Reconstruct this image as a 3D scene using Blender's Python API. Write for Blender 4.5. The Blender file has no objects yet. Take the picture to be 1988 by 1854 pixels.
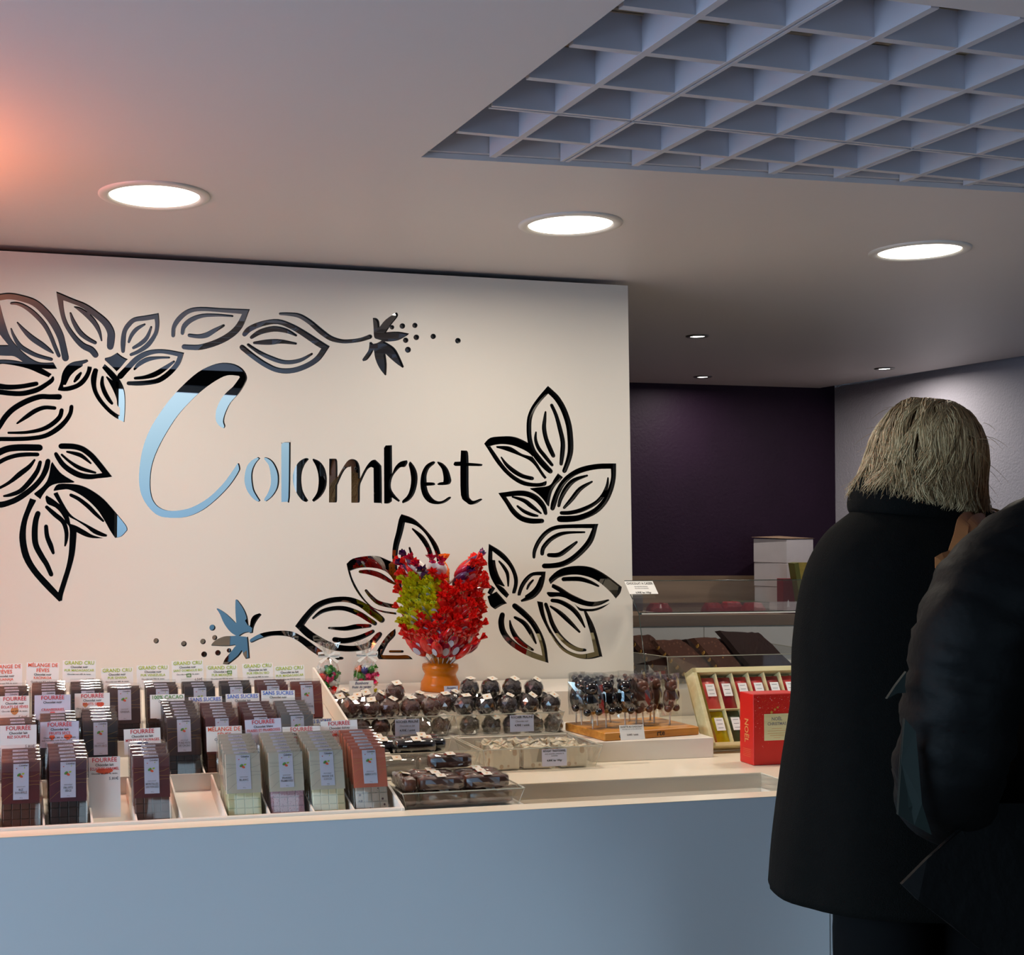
import bpy, math, random
import numpy as np
from mathutils import Vector, Matrix, Euler, noise
from mathutils.geometry import delaunay_2d_cdt

# ------------------------------------------------------------------ camera, sky, lights, exposure
SC = bpy.context.scene
COL = SC.collection
CAM_F, CAM_CX, CAM_CY, PITCH, ROLL = 2465.0, 606.0, 927.0, 0.0341, 0.0062
EYE = 1.52                       # camera height, metres
YAW = 0.2471                     # direction of the counter and the sign panel
CEIL = 2.30
IMG_W, IMG_H = 1988.0, 1854.0

cam_data = bpy.data.cameras.new('camera')
cam = bpy.data.objects.new('camera', cam_data)
COL.objects.link(cam)
cam_data.sensor_fit = 'HORIZONTAL'
cam_data.sensor_width = 36.0
cam_data.lens = CAM_F / IMG_W * 36.0
cam_data.shift_x = (IMG_W / 2 - CAM_CX) / IMG_W
cam_data.shift_y = (CAM_CY - IMG_H / 2) / IMG_W
cam_data.clip_start = 0.05
cp, sp, cr, sr = math.cos(PITCH), math.sin(PITCH), math.cos(ROLL), math.sin(ROLL)
FWD = Vector((0, cp, sp)); UP0 = Vector((0, -sp, cp)); RT0 = Vector((1, 0, 0))
RT = RT0 * cr + UP0 * sr
UP = UP0 * cr - RT0 * sr
mw = Matrix.Identity(4)
for i in range(3):
    mw[i][0] = RT[i]; mw[i][1] = UP[i]; mw[i][2] = -FWD[i]
mw[2][3] = EYE
cam.matrix_world = mw
SC.camera = cam

SC.view_settings.view_transform = 'Standard'
SC.view_settings.look = 'None'
SC.view_settings.gamma = 1.0
SC.view_settings.use_curve_mapping = False
SC.view_settings.exposure = 0.0
SC.cycles.use_denoising = True
SC.cycles.max_bounces = 8
SC.cycles.diffuse_bounces = 4
SC.cycles.glossy_bounces = 4
SC.cycles.transparent_max_bounces = 40
SC.cycles.transmission_bounces = 6
SC.cycles.sample_clamp_indirect = 6.0
SC.cycles.caustics_reflective = False
SC.cycles.caustics_refractive = False

# overcast daylight over a street, seen through the shop front
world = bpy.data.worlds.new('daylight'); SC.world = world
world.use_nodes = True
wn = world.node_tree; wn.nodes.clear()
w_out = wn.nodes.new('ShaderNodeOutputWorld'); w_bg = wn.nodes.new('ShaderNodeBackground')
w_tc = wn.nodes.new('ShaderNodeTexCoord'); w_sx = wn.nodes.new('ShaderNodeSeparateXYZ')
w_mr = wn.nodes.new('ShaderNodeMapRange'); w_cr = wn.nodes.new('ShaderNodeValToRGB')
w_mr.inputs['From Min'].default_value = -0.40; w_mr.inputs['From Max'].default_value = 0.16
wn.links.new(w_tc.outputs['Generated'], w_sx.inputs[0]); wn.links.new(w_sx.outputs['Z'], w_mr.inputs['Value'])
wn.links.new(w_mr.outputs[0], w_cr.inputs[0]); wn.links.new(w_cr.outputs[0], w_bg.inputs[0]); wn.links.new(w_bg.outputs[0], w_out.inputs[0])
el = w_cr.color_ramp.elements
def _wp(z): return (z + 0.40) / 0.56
el[0].position = 0.0; el[0].color = (0.38, 0.50, 0.76, 1)          # bluish glow added below the horizon to light the ceiling
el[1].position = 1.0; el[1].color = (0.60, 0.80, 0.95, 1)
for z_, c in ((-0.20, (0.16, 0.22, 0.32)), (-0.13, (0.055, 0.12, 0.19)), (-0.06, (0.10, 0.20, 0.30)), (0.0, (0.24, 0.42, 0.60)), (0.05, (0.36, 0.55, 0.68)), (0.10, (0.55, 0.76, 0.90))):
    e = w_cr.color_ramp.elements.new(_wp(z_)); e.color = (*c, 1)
# sky strength raised towards the left so the side window outweighs the one behind
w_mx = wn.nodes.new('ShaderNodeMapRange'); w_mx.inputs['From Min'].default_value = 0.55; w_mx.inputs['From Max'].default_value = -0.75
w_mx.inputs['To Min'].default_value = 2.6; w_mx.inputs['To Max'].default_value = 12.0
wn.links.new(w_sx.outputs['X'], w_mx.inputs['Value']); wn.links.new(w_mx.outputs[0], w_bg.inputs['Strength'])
KEY_W, SPOT_W, ORANGE_W = 7.5, 5.0, 10.0      # downlights, small spots, orange pendant
KEY_COL = (1.0, 0.88, 0.73)

# ------------------------------------------------------------------ places
CU = Vector((math.cos(YAW), math.sin(YAW), 0)); CV = Vector((-math.sin(YAW), math.cos(YAW), 0))
YAWB = 0.2012
BU = Vector((math.cos(YAWB), math.sin(YAWB), 0)); BV_ = Vector((-math.sin(YAWB), math.cos(YAWB), 0))
def W(u, v, z):
    "counter frame (u along the counter, v away from the customer) to world"
    return Vector((CU.x * u + CV.x * v, CU.y * u + CV.y * v, z))
def B(u, v, z):
    "back-room frame to world"
    return Vector((BU.x * u + BV_.x * v, BU.y * u + BV_.y * v, z))
def ray(x, y):
    return FWD + RT * ((x - CAM_CX) / CAM_F) - UP * ((y - CAM_CY) / CAM_F)
def PV(x, y, v):
    "where the view through (x, y) meets the upright plane v: (u, z)"
    d = ray(x, y); P = d * (v / d.dot(CV)); return P.dot(CU), EYE + P.z
def PZ(x, y, z):
    d = ray(x, y); P = d * ((z - EYE) / d.z); return P.dot(CU), P.dot(CV)
def PB(x, y, v):
    d = ray(x, y); P = d * (v / d.dot(BV_)); return P.dot(BU), EYE + P.z

def s2l(c):
    c = c / 255.0
    return c / 12.92 if c <= 0.04045 else ((c + 0.055) / 1.055) ** 2.4
def rgb(r, g, b): return (s2l(r), s2l(g), s2l(b), 1.0)

# ------------------------------------------------------------------ materials
M = {}
def mat(name, col, rough=0.5, metal=0.0, noise_s=0, noise_a=0.12, bump=0.0, bump_s=200, spec=0.5, emit=None, emit_s=0, coat=0.0, sheen=0.0, sss=0):
    m = bpy.data.materials.new(name); m.use_nodes = True
    nt = m.node_tree; p = nt.nodes['Principled BSDF']
    p.inputs['Base Color'].default_value = col
    p.inputs['Roughness'].default_value = rough
    p.inputs['Metallic'].default_value = metal
    p.inputs['Specular IOR Level'].default_value = spec
    p.inputs['Coat Weight'].default_value = coat
    p.inputs['Sheen Weight'].default_value = sheen
    if emit: 
        p.inputs['Emission Color'].default_value = emit; p.inputs['Emission Strength'].default_value = emit_s
    if noise_s or bump:
        tc = nt.nodes.new('ShaderNodeTexCoord')
    if noise_s:
        n = nt.nodes.new('ShaderNodeTexNoise'); n.inputs['Scale'].default_value = noise_s; n.inputs['Detail'].default_value = 4
        nt.links.new(tc.outputs['Object'], n.inputs['Vector'])
        mx = nt.nodes.new('ShaderNodeMix'); mx.data_type = 'RGBA'
        a = [max(0, c * (1 - noise_a)) for c in col[:3]] + [1]; b = [min(1, c * (1 + noise_a)) for c in col[:3]] + [1]
        mx.inputs[6].default_value = a; mx.inputs[7].default_value = b
        nt.links.new(n.outputs['Fac'], mx.inputs[0]); nt.links.new(mx.outputs[2], p.inputs['Base Color'])
    if bump:
        n2 = nt.nodes.new('ShaderNodeTexNoise'); n2.inputs['Scale'].default_value = bump_s; n2.inputs['Detail'].default_value = 3
        nt.links.new(tc.outputs['Object'], n2.inputs['Vector'])
        bp = nt.nodes.new('ShaderNodeBump'); bp.inputs['Strength'].default_value = bump; bp.inputs['Distance'].default_value = 0.004
        nt.links.new(n2.outputs['Fac'], bp.inputs['Height']); nt.links.new(bp.outputs[0], p.inputs['Normal'])
    M[name] = m
    return m
def film(name, tint=(0.96, 0.97, 0.97), amount=0.10, edge=0.75, rough=0.06):
    m = bpy.data.materials.new(name); m.use_nodes = True
    nt = m.node_tree; nt.nodes.clear()
    o = nt.nodes.new('ShaderNodeOutputMaterial'); mx = nt.nodes.new('ShaderNodeMixShader')
    t = nt.nodes.new('ShaderNodeBsdfTransparent'); g = nt.nodes.new('ShaderNodeBsdfGlossy'); lw = nt.nodes.new('ShaderNodeLayerWeight')
    mr = nt.nodes.new('ShaderNodeMapRange')
    t.inputs[0].default_value = (*tint, 1); g.inputs['Roughness'].default_value = rough; g.inputs[0].default_value = (1, 1, 1, 1)
    lw.inputs['Blend'].default_value = 0.35
    mr.inputs['To Min'].default_value = amount; mr.inputs['To Max'].default_value = edge
    nt.links.new(lw.outputs['Facing'], mr.inputs['Value']); nt.links.new(mr.outputs[0], mx.inputs[0])
    nt.links.new(t.outputs[0], mx.inputs[1]); nt.links.new(g.outputs[0], mx.inputs[2]); nt.links.new(mx.outputs[0], o.inputs[0])
    M[name] = m
    return m
def wood(name, c1, c2, scale=6, rough=0.5, axis=0):
    m = bpy.data.materials.new(name); m.use_nodes = True
    nt = m.node_tree; p = nt.nodes['Principled BSDF']; p.inputs['Roughness'].default_value = rough
    tc = nt.nodes.new('ShaderNodeTexCoord'); mp = nt.nodes.new('ShaderNodeMapping'); n = nt.nodes.new('ShaderNodeTexNoise')
    s = [scale * 6] * 3; s[axis] = scale * 0.5
    mp.inputs['Scale'].default_value = s; n.inputs['Scale'].default_value = 2.0; n.inputs['Detail'].default_value = 6; n.inputs['Distortion'].default_value = 0.6
    cr_ = nt.nodes.new('ShaderNodeValToRGB'); cr_.color_ramp.elements[0].position = 0.35; cr_.color_ramp.elements[1].position = 0.68
    cr_.color_ramp.elements[0].color = c1; cr_.color_ramp.elements[1].color = c2
    nt.links.new(tc.outputs['Object'], mp.inputs[0]); nt.links.new(mp.outputs[0], n.inputs['Vector']); nt.links.new(n.outputs['Fac'], cr_.inputs[0])
    nt.links.new(cr_.outputs[0], p.inputs['Base Color'])
    M[name] = m
    return m
def spotted(name, base, spot, scale=60, thr=0.18, rough=0.4, bump=0):
    m = mat(name, base, rough, bump=bump, bump_s=scale)
    nt = m.node_tree; p = nt.nodes['Principled BSDF']
    tc = nt.nodes.new('ShaderNodeTexCoord'); v = nt.nodes.new('ShaderNodeTexVoronoi'); v.inputs['Scale'].default_value = scale
    cr_ = nt.nodes.new('ShaderNodeValToRGB'); cr_.color_ramp.elements[0].position = thr; cr_.color_ramp.elements[1].position = thr + 0.06
    cr_.color_ramp.elements[0].color = spot; cr_.color_ramp.elements[1].color = base
    nt.links.new(tc.outputs['Object'], v.inputs['Vector']); nt.links.new(v.outputs['Distance'], cr_.inputs[0]); nt.links.new(cr_.outputs[0], p.inputs['Base Color'])
    return m

mat('white_paint', rgb(232, 226, 220), 0.55, noise_s=3, noise_a=0.015)
mat('ceiling_paint', rgb(214, 208, 206), 0.42, noise_s=2, noise_a=0.02, spec=0.35)
mat('panel_white', rgb(222, 217, 209), 0.4, spec=0.3)
mat('cut_edge', rgb(24, 18, 14), 0.5)
mat('laminate', rgb(218, 222, 230), 0.45, noise_s=4, noise_a=0.02)
mat('worktop', rgb(238, 228, 208), 0.28, noise_s=4, noise_a=0.02)
mat('display_white', rgb(232, 226, 216), 0.35)
mat('purple', rgb(36, 16, 38), 0.6, spec=0.25, noise_s=6, noise_a=0.2, bump=0.5, bump_s=60)
mat('grey_wall', rgb(188, 184, 194), 0.7, noise_s=5, noise_a=0.05, bump=0.8, bump_s=90)
mat('dark_room', rgb(38, 33, 34), 0.7, noise_s=2)
mat('floor_tile', rgb(96, 88, 82), 0.4, noise_s=6)
mat('slat_wood', rgb(176, 164, 144), 0.6, noise_s=20)
mat('black_gap', rgb(10, 10, 12), 0.8)
mat('lattice', rgb(196, 195, 200), 0.5, noise_s=12, noise_a=0.03)
mat('metal_white', rgb(225, 220, 212), 0.35)
mat('metal_grey', rgb(120, 118, 116), 0.35, metal=0.8)
mat('lamp_glow', rgb(255, 250, 240), 0.5, emit=(1.0, 0.93, 0.80, 1), emit_s=5.0)
mat('spot_glow', rgb(255, 255, 255), 0.5, emit=(1.0, 0.97, 0.93, 1), emit_s=9.0)
mat('orange_glow', rgb(230, 110, 50), 0.5, emit=(1.0, 0.30, 0.10, 1), emit_s=2.0)
mat('paper', rgb(240, 238, 234), 0.6)
mat('paper_cool', rgb(204, 206, 224), 0.5); mat('label_paper', rgb(218, 212, 200), 0.7, spec=0.2)
mat('ink', rgb(35, 32, 34), 0.6)
mat('ink_grey', rgb(120, 118, 122), 0.6)
mat('ink_red', rgb(205, 62, 66), 0.6)
mat('ink_orange', rgb(228, 96, 58), 0.6)
mat('ink_lime', rgb(176, 196, 62), 0.6)
mat('ink_green', rgb(96, 150, 70), 0.6)
mat('ink_blue', rgb(70, 112, 200), 0.6)
mat('ink_tan', rgb(214, 140, 80), 0.6)
mat('ink_gold', rgb(190, 150, 60), 0.4)
mat('ink_pen', rgb(70, 80, 120), 0.6)
for k, c in dict(maroon=(92, 40, 40), plum=(78, 38, 50), black=(34, 30, 32), brown=(66, 44, 40), cream=(196, 190, 172), salmon=(196, 104, 78),
                 rust=(124, 56, 44), grey=(110, 108, 108), skyblue=(150, 175, 200)).items():
    mat('sleeve_' + k, rgb(*c), 0.45, noise_s=30, noise_a=0.06)
mat('choc_dark', rgb(52, 36, 32), 0.35, noise_s=30)
mat('choc_milk', rgb(92, 56, 42), 0.38, noise_s=30)
mat('choc_black', rgb(30, 24, 24), 0.3, noise_s=30)
mat('choc_white', rgb(206, 204, 158), 0.4, noise_s=30)
mat('choc_ivory', rgb(214, 204, 164), 0.4, noise_s=30)
spotted('choc_pink', rgb(176, 140, 150), rgb(140, 80, 100), 260, 0.22)
spotted('choc_fruit', rgb(168, 150, 132), rgb(70, 30, 30), 90, 0.2)
spotted('nougat', rgb(232, 218, 188), rgb(188, 140, 84), 46, 0.26, 0.5)
spotted('slab_milk', rgb(96, 58, 46), rgb(120, 80, 62), 60, 0.2, 0.5, 0.5)
mat('slab_dark', rgb(62, 40, 36), 0.5, noise_s=20, bump=0.6, bump_s=70)
mat('hazelnut', rgb(190, 140, 66), 0.5)
mat('rocher_milk', rgb(88, 48, 32), 0.45, noise_s=40, noise_a=0.3, bump=1.0, bump_s=160)
mat('rocher_dark', rgb(48, 32, 30), 0.45, noise_s=40, noise_a=0.3, bump=1.0, bump_s=160)
mat('wafer', rgb(30, 24, 24), 0.15, noise_s=20, coat=0.6)
film('cello', amount=0.035, edge=0.55, rough=0.05)
film('cello_crisp', amount=0.08, edge=0.65, rough=0.06)
film('acrylic', tint=(0.95, 0.95, 0.92), amount=0.07, edge=0.6, rough=0.03)
film('glass_pane', tint=(0.96, 0.965, 0.955), amount=0.06, edge=0.5, rough=0.01)
mat('acrylic_edge', rgb(200, 196, 178), 0.15, spec=0.8)
mat('glass_edge', rgb(46, 56, 52), 0.2)
mat('white_plastic', rgb(235, 235, 232), 0.4)
wood('board_wood', rgb(182, 116, 40), rgb(208, 146, 62), 5, 0.4)
wood('oak', rgb(118, 96, 76), rgb(150, 126, 102), 1.4, 0.5)
wood('cream_wood', rgb(214, 202, 150), rgb(226, 216, 170), 5, 0.5)
mat('vase_orange', rgb(214, 120, 16), 0.25, noise_s=10, noise_a=0.1)
spotted('wrap_red', rgb(206, 22, 26), rgb(240, 130, 120), 420, 0.12, 0.14)
mat('wrap_red_clear', rgb(226, 36, 30), 0.1, spec=0.8)
mat('wrap_crimson', rgb(186, 20, 58), 0.12, spec=0.8)
mat('wrap_yellow', rgb(196, 188, 22), 0.14, spec=0.8)
mat('wrap_orange', rgb(240, 110, 24), 0.12, spec=0.8)
mat('wrap_purple', rgb(74, 28, 78), 0.14, spec=0.8)
mat('wrap_green', rgb(70, 140, 50), 0.15, spec=0.8)
mat('wrap_pink', rgb(226, 50, 110), 0.15, spec=0.8)
mat('wrap_silver', rgb(170, 175, 185), 0.2, metal=0.7)
mat('wrap_white', rgb(235, 232, 226), 0.25)
mat('wrap_blue', rgb(50, 60, 150), 0.2)
mat('ribbon', rgb(236, 234, 226), 0.35)
mat('box_red', rgb(204, 22, 14), 0.4, noise_s=20, noise_a=0.04)
mat('carton', rgb(206, 198, 198), 0.65, noise_s=20, noise_a=0.06)
mat('carton_brown', rgb(150, 122, 100), 0.7)
mat('sachet_pink', rgb(206, 82, 76), 0.3, noise_s=30)
mat('sachet_red', rgb(146, 38, 42), 0.3, noise_s=30)
mat('sachet_scarlet', rgb(186, 40, 44), 0.3, noise_s=30)
mat('sachet_gold', rgb(204, 186, 30), 0.2, noise_s=30, metal=0.3)
mat('sachet_green', rgb(70, 78, 50), 0.35, noise_s=30)
mat('gold_foil', rgb(206, 176, 84), 0.25, metal=0.8, noise_s=40, noise_a=0.4)
mat('olive_box', rgb(98, 98, 36), 0.4)
mat('wine_box', rgb(120, 14, 34), 0.6, spec=.2)
mat('lip_red', rgb(190, 40, 44), 0.2, coat=0.5)
mat('coat_wool', rgb(13, 13, 12), 0.9, noise_s=60, noise_a=0.3, bump=0.5, bump_s=500, spec=0.1)
mat('trouser', rgb(8, 8, 10), 0.85, spec=0.1, noise_s=60)
mat('jacket', rgb(7, 7, 8), 0.6, noise_s=12, noise_a=0.25, bump=0.5, bump_s=40, spec=0.12)
mat('jacket_lining', rgb(20, 28, 26), 0.6, spec=0.2, noise_s=12)
mat('tan_leather', rgb(176, 112, 66), 0.45, noise_s=30)
mat('skin', rgb(206, 158, 132), 0.5, noise_s=20, noise_a=0.06)
mat('hair_a', rgb(186, 154, 112), 0.42, spec=.3); mat('hair_b', rgb(226, 196, 150), 0.4, spec=.35); mat('hair_c', rgb(136, 106, 74), 0.5, spec=.3)
mat('hair_base', rgb(150, 122, 88), 0.6, noise_s=30, noise_a=0.3)
mat('hair_dark', rgb(50, 40, 34), 0.6, noise_s=30)
mat('shoe', rgb(16, 15, 15), 0.4)
mat('eye_white', rgb(230, 228, 224), 0.3); mat('lips', rgb(160, 90, 84), 0.5)

def mirror(name, g):
    m = bpy.data.materials.new(name); m.use_nodes = True
    nt = m.node_tree; nt.nodes.clear()
    o = nt.nodes.new('ShaderNodeOutputMaterial'); b = nt.nodes.new('ShaderNodeBsdfGlossy')
    b.inputs[0].default_value = (g, g, g, 1); b.inputs['Roughness'].default_value = 0.0
    nt.links.new(b.outputs[0], o.inputs[0]); M[name] = m
mirror('dark_mirror', 0.26)

# ------------------------------------------------------------------ mesh helpers
_txt = {}
def text_polys(s, res=2, bold=0.016):
    "flat triangles of a line of lettering, 1 unit high, starting at x = 0"
    if (s, res) in _txt: return _txt[(s, res)]
    c = bpy.data.curves.new('t', 'FONT'); c.body = s; c.size = 1.0; c.resolution_u = res; c.offset = bold
    o = bpy.data.objects.new('t', c); COL.objects.link(o)
    dg = bpy.context.evaluated_depsgraph_get(); me = bpy.data.meshes.new_from_object(o.evaluated_get(dg))
    vs = [tuple(v.co[:2]) for v in me.vertices]; fs = [tuple(p.vertices) for p in me.polygons]
    bpy.data.meshes.remove(me); bpy.data.objects.remove(o); bpy.data.curves.remove(c)
    w = max([v[0] for v in vs], default=0.1); _txt[(s, res)] = (vs, fs, w)
    return _txt[(s, res)]

class MB:
    def __init__(self): self.v = []; self.f = []; self.m = []; self.mats = []; self.sm = []
    def mi(self, name):
        if name not in self.mats: self.mats.append(name)
        return self.mats.index(name)
    def add(self, vs, fs, m, T=None, smooth=False):
        o = len(self.v); k = self.mi(m)
        for p in vs:
            p = Vector(p) if len(p) == 3 else Vector((p[0], p[1], 0))
            self.v.append(tuple(T @ p) if T else tuple(p))
        for f in fs: self.f.append(tuple(o + i for i in f)); self.m.append(k); self.sm.append(smooth)
        return self
    def box(self, x0, x1, y0, y1, z0, z1, m, T=None, bev=0.0):
        if bev > 0:
            b = bev; vs = []
            for z, i in ((z0, b), (z0 + b, 0), (z1 - b, 0), (z1, b)):
                for (x, y) in ((x0 + i + (b if i == 0 else b), y0 + i), (x1 - i - b, y0 + i), (x1 - i, y0 + i + b), (x1 - i, y1 - i - b), (x1 - i - b, y1 - i), (x0 + i + b, y1 - i), (x0 + i, y1 - i - b), (x0 + i, y0 + i + b)):
                    vs.append((x, y, z))
            fs = [tuple(range(7, -1, -1)), tuple(range(24, 32))]
            for r in range(3):
                for k in range(8): fs.append((r * 8 + k, r * 8 + (k + 1) % 8, r * 8 + 8 + (k + 1) % 8, r * 8 + 8 + k))
            return self.add(vs, fs, m, T)
        vs = [(x, y, z) for z in (z0, z1) for y in (y0, y1) for x in (x0, x1)]
        return self.add(vs, [(0, 2, 3, 1), (4, 5, 7, 6), (0, 1, 5, 4), (2, 6, 7, 3), (0, 4, 6, 2), (1, 3, 7, 5)], m, T)
    def prism(self, poly, h0, h1, m, T=None, side=None):
        "poly in local xy, extruded from z=h0 to h1"
        n = len(poly); vs = [(x, y, h0) for x, y in poly] + [(x, y, h1) for x, y in poly]
        self.add(vs, [tuple(range(n - 1, -1, -1)), tuple(range(n, 2 * n))], m, T)
        return self.add(vs, [(i, (i + 1) % n, n + (i + 1) % n, n + i) for i in range(n)], side or m, T)
    def lathe(self, prof, m, T=None, n=24, smooth=True, a0=0, a1=2 * math.pi, cap=True):
        vs = []; fs = []; full = abs(a1 - a0 - 2 * math.pi) < 1e-6; cnt = n if full else n + 1
        for r, z in prof:
            for k in range(cnt):
                a = a0 + (a1 - a0) * k / n; vs.append((r * math.cos(a), r * math.sin(a), z))
        for i in range(len(prof) - 1):
            for k in range(n): fs.append((i * cnt + k, i * cnt + (k + 1) % cnt, (i + 1) * cnt + (k + 1) % cnt, (i + 1) * cnt + k))
        if cap and full:
            if prof[0][0] > 1e-6: fs.append(tuple(range(cnt - 1, -1, -1)))
            if prof[-1][0] > 1e-6: fs.append(tuple((len(prof) - 1) * cnt + k for k in range(cnt)))
        return self.add(vs, fs, m, T, smooth)
    def tube(self, pts, r, m, n=8, T=None, smooth=True, cap=True):
        pts = [Vector(p) for p in pts]; rs = r if isinstance(r, (list, tuple)) else [r] * len(pts)
        vs = []; fs = []; up = Vector((0.123, 0.31, 0.94))
        for i, p in enumerate(pts):
            t = (pts[min(i + 1, len(pts) - 1)] - pts[max(i - 1, 0)]).normalized()
            a = t.cross(up); a = a.normalized() if a.length > 1e-4 else t.orthogonal().normalized()
            b = t.cross(a)
            for k in range(n):
                th = 2 * math.pi * k / n; vs.append(p + (a * math.cos(th) + b * math.sin(th)) * rs[i])
        for i in range(len(pts) - 1):
            for k in range(n): fs.append((i * n + k, i * n + (k + 1) % n, (i + 1) * n + (k + 1) % n, (i + 1) * n + k))
        if cap: fs += [tuple(range(n - 1, -1, -1)), tuple((len(pts) - 1) * n + k for k in range(n))]
        return self.add(vs, fs, m, T, smooth)
    def ball(self, c, r, m, T=None, seg=16, rings=10, disp=0, seed=0, smooth=True, fr=20):
        vs = []; fs = []; rx, ry, rz = (r, r, r) if not isinstance(r, (tuple, list)) else r
        for i in range(rings + 1):
            ph = math.pi * i / rings
            for k in range(seg):
                th = 2 * math.pi * k / seg
                d = Vector((math.sin(ph) * math.cos(th), math.sin(ph) * math.sin(th), math.cos(ph)))
                s = 1 + (disp * noise.noise(d * fr * 0.1 + Vector((seed, seed * 1.7, 0))) if disp else 0)
                vs.append((c[0] + rx * d.x * s, c[1] + ry * d.y * s, c[2] + rz * d.z * s))
        for i in range(rings):
            for k in range(seg): fs.append((i * seg + k, (i + 1) * seg + k, (i + 1) * seg + (k + 1) % seg, i * seg + (k + 1) % seg))
        return self.add(vs, fs, m, T, smooth)
    def text(self, s, x, y, h, m, T, align='C', maxw=None, res=2, shear=0, off=0.0002):
        "lettering in the local xy plane of T, cap height about 0.7 h"
        if not s: return self
        vs, fs, w = text_polys(s, res); sx = h
        if maxw and w * h > maxw: sx = maxw / w
        x0 = x - (w * sx / 2 if align == 'C' else (w * sx if align == 'R' else 0))
        return self.add([(x0 + a * sx + shear * b * h, y + b * h, off) for a, b in vs], fs, m, T)
    def obj(self, name, parent=None, loc=None):
        me = bpy.data.meshes.new(name); me.from_pydata(self.v, [], self.f)
        for n in self.mats: me.materials.append(M[n])
        me.polygons.foreach_set('material_index', self.m); me.polygons.foreach_set('use_smooth', self.sm)
        me.update(); o = bpy.data.objects.new(name, me); COL.objects.link(o)
        if parent: o.parent = parent
        if loc is not None: o.location = loc
        return o

def thing(name, label, cat, loc=(0, 0, 0), rot=(0, 0, 0), group=None):
    o = bpy.data.objects.new(name, None); o.empty_display_size = 0.05; COL.objects.link(o)
    o.location = loc; o.rotation_euler = rot; o['label'] = label; o['category'] = cat
    if group: o['group'] = group
    return o
def tag(o, label, cat, group=None):
    o['label'] = label; o['category'] = cat
    if group: o['group'] = group
    return o
def struct(o):
    o['kind'] = 'structure'; return o
def dup(root, loc, rot, label=None, group=None):
    r = root.copy(); COL.objects.link(r); r.location = loc; r.rotation_euler = rot
    if label: r['label'] = label
    if group: r['group'] = group
    for ch in list(root.children):
        c = ch.copy(); COL.objects.link(c); c.parent = r
        for g in list(ch.children):
            d = g.copy(); COL.objects.link(d); d.parent = c
    return r
YR = (0, 0, YAW)
FACE = Matrix(((1, 0, 0, 0), (0, 0, -1, 0), (0, 1, 0, 0), (0, 0, 0, 1)))   # local xy plane -> upright plane facing the customer (-y)
def T3(x, y, z): return Matrix.Translation((x, y, z))
def RX(a): return Matrix.Rotation(a, 4, 'X')
def RY(a): return Matrix.Rotation(a, 4, 'Y')
def RZ(a): return Matrix.Rotation(a, 4, 'Z')

# ------------------------------------------------------------------ flat shapes with openings
def cdt_with_holes(outer, holes):
    "triangles of the outer polygon that no hole covers; holes may overlap"
    vs = []; es = []
    for h in [outer] + list(holes):
        o = len(vs); n = len(h); vs += [Vector(p) for p in h]; es += [(o + i, o + (i + 1) % n) for i in range(n)]
    ov, oe, of, _, _, _ = delaunay_2d_cdt(vs, es, [], 0, 1e-6)
    P = np.array([tuple(p) for p in ov]); F = np.array([tuple(f) for f in of]); C = P[F].mean(axis=1)
    def inside(poly, idx):
        q = np.array(poly); x, y = C[idx, 0], C[idx, 1]; w = np.zeros(len(idx), int)
        for i in range(len(q)):
            (x0, y0), (x1, y1) = q[i], q[(i + 1) % len(q)]
            s = (x1 - x0) * (y - y0) - (x - x0) * (y1 - y0)
            w += ((y0 <= y) & (y1 > y) & (s > 0)).astype(int) - ((y0 > y) & (y1 <= y) & (s < 0)).astype(int)
        return w != 0
    keep = inside(outer, np.arange(len(F)))
    for h in holes:
        q = np.array(h); lo, hi = q.min(0), q.max(0)
        idx = np.nonzero(keep & (C >= lo).all(1) & (C <= hi).all(1))[0]
        if len(idx): keep[idx[inside(h, idx)]] = False
    K = F[keep]; used = sorted(set(K.ravel().tolist())); mp = {i: k for k, i in enumerate(used)}
    return [tuple(map(float, P[i])) for i in used], [tuple(mp[i] for i in f) for f in K.tolist()]
def plate(mb, outer, holes, h0, h1, m_face, m_edge, T=None, m_back=None):
    vs, fs = cdt_with_holes(outer, holes)
    n = len(vs); fs = [f if sum(vs[f[i]][0] * vs[f[(i + 1) % 3]][1] - vs[f[(i + 1) % 3]][0] * vs[f[i]][1] for i in range(3)) > 0 else f[::-1] for f in fs]
    cnt = {}
    for f in fs:
        for i in range(3):
            e = (f[i], f[(i + 1) % 3]); cnt[e] = cnt.get(e, 0) + 1
    border = [e for e in cnt if (e[1], e[0]) not in cnt]
    xs = [p[0] for p in outer]; ys = [p[1] for p in outer]; ex = 1e-4
    mb.add([(x, y, h1) for x, y in vs], fs, m_face, T)
    mb.add([(x, y, h0) for x, y in vs], [f[::-1] for f in fs], m_back or m_face, T)
    w = [(x, y, h0) for x, y in vs] + [(x, y, h1) for x, y in vs]
    def rim(e):
        a, b = vs[e[0]], vs[e[1]]
        return any(abs(a[0] - x) < ex and abs(b[0] - x) < ex for x in (min(xs), max(xs))) or any(abs(a[1] - y) < ex and abs(b[1] - y) < ex for y in (min(ys), max(ys)))
    mb.add(w, [(a, b, n + b, n + a) for a, b in border if not rim((a, b))], m_edge, T)
    mb.add(w, [(a, b, n + b, n + a) for a, b in border if rim((a, b))], m_face, T)

TUV = Matrix(((CU.x, CV.x, 0, 0), (CU.y, CV.y, 0, 0), (0, 0, 1, 0), (0, 0, 0, 1)))
TB = Matrix(((BU.x, BV_.x, 0, 0), (BU.y, BV_.y, 0, 0), (0, 0, 1, 0), (0, 0, 0, 1)))
TUP = TUV @ FACE     # local (x, y) -> (u, z), local z -> toward the customer

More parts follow.
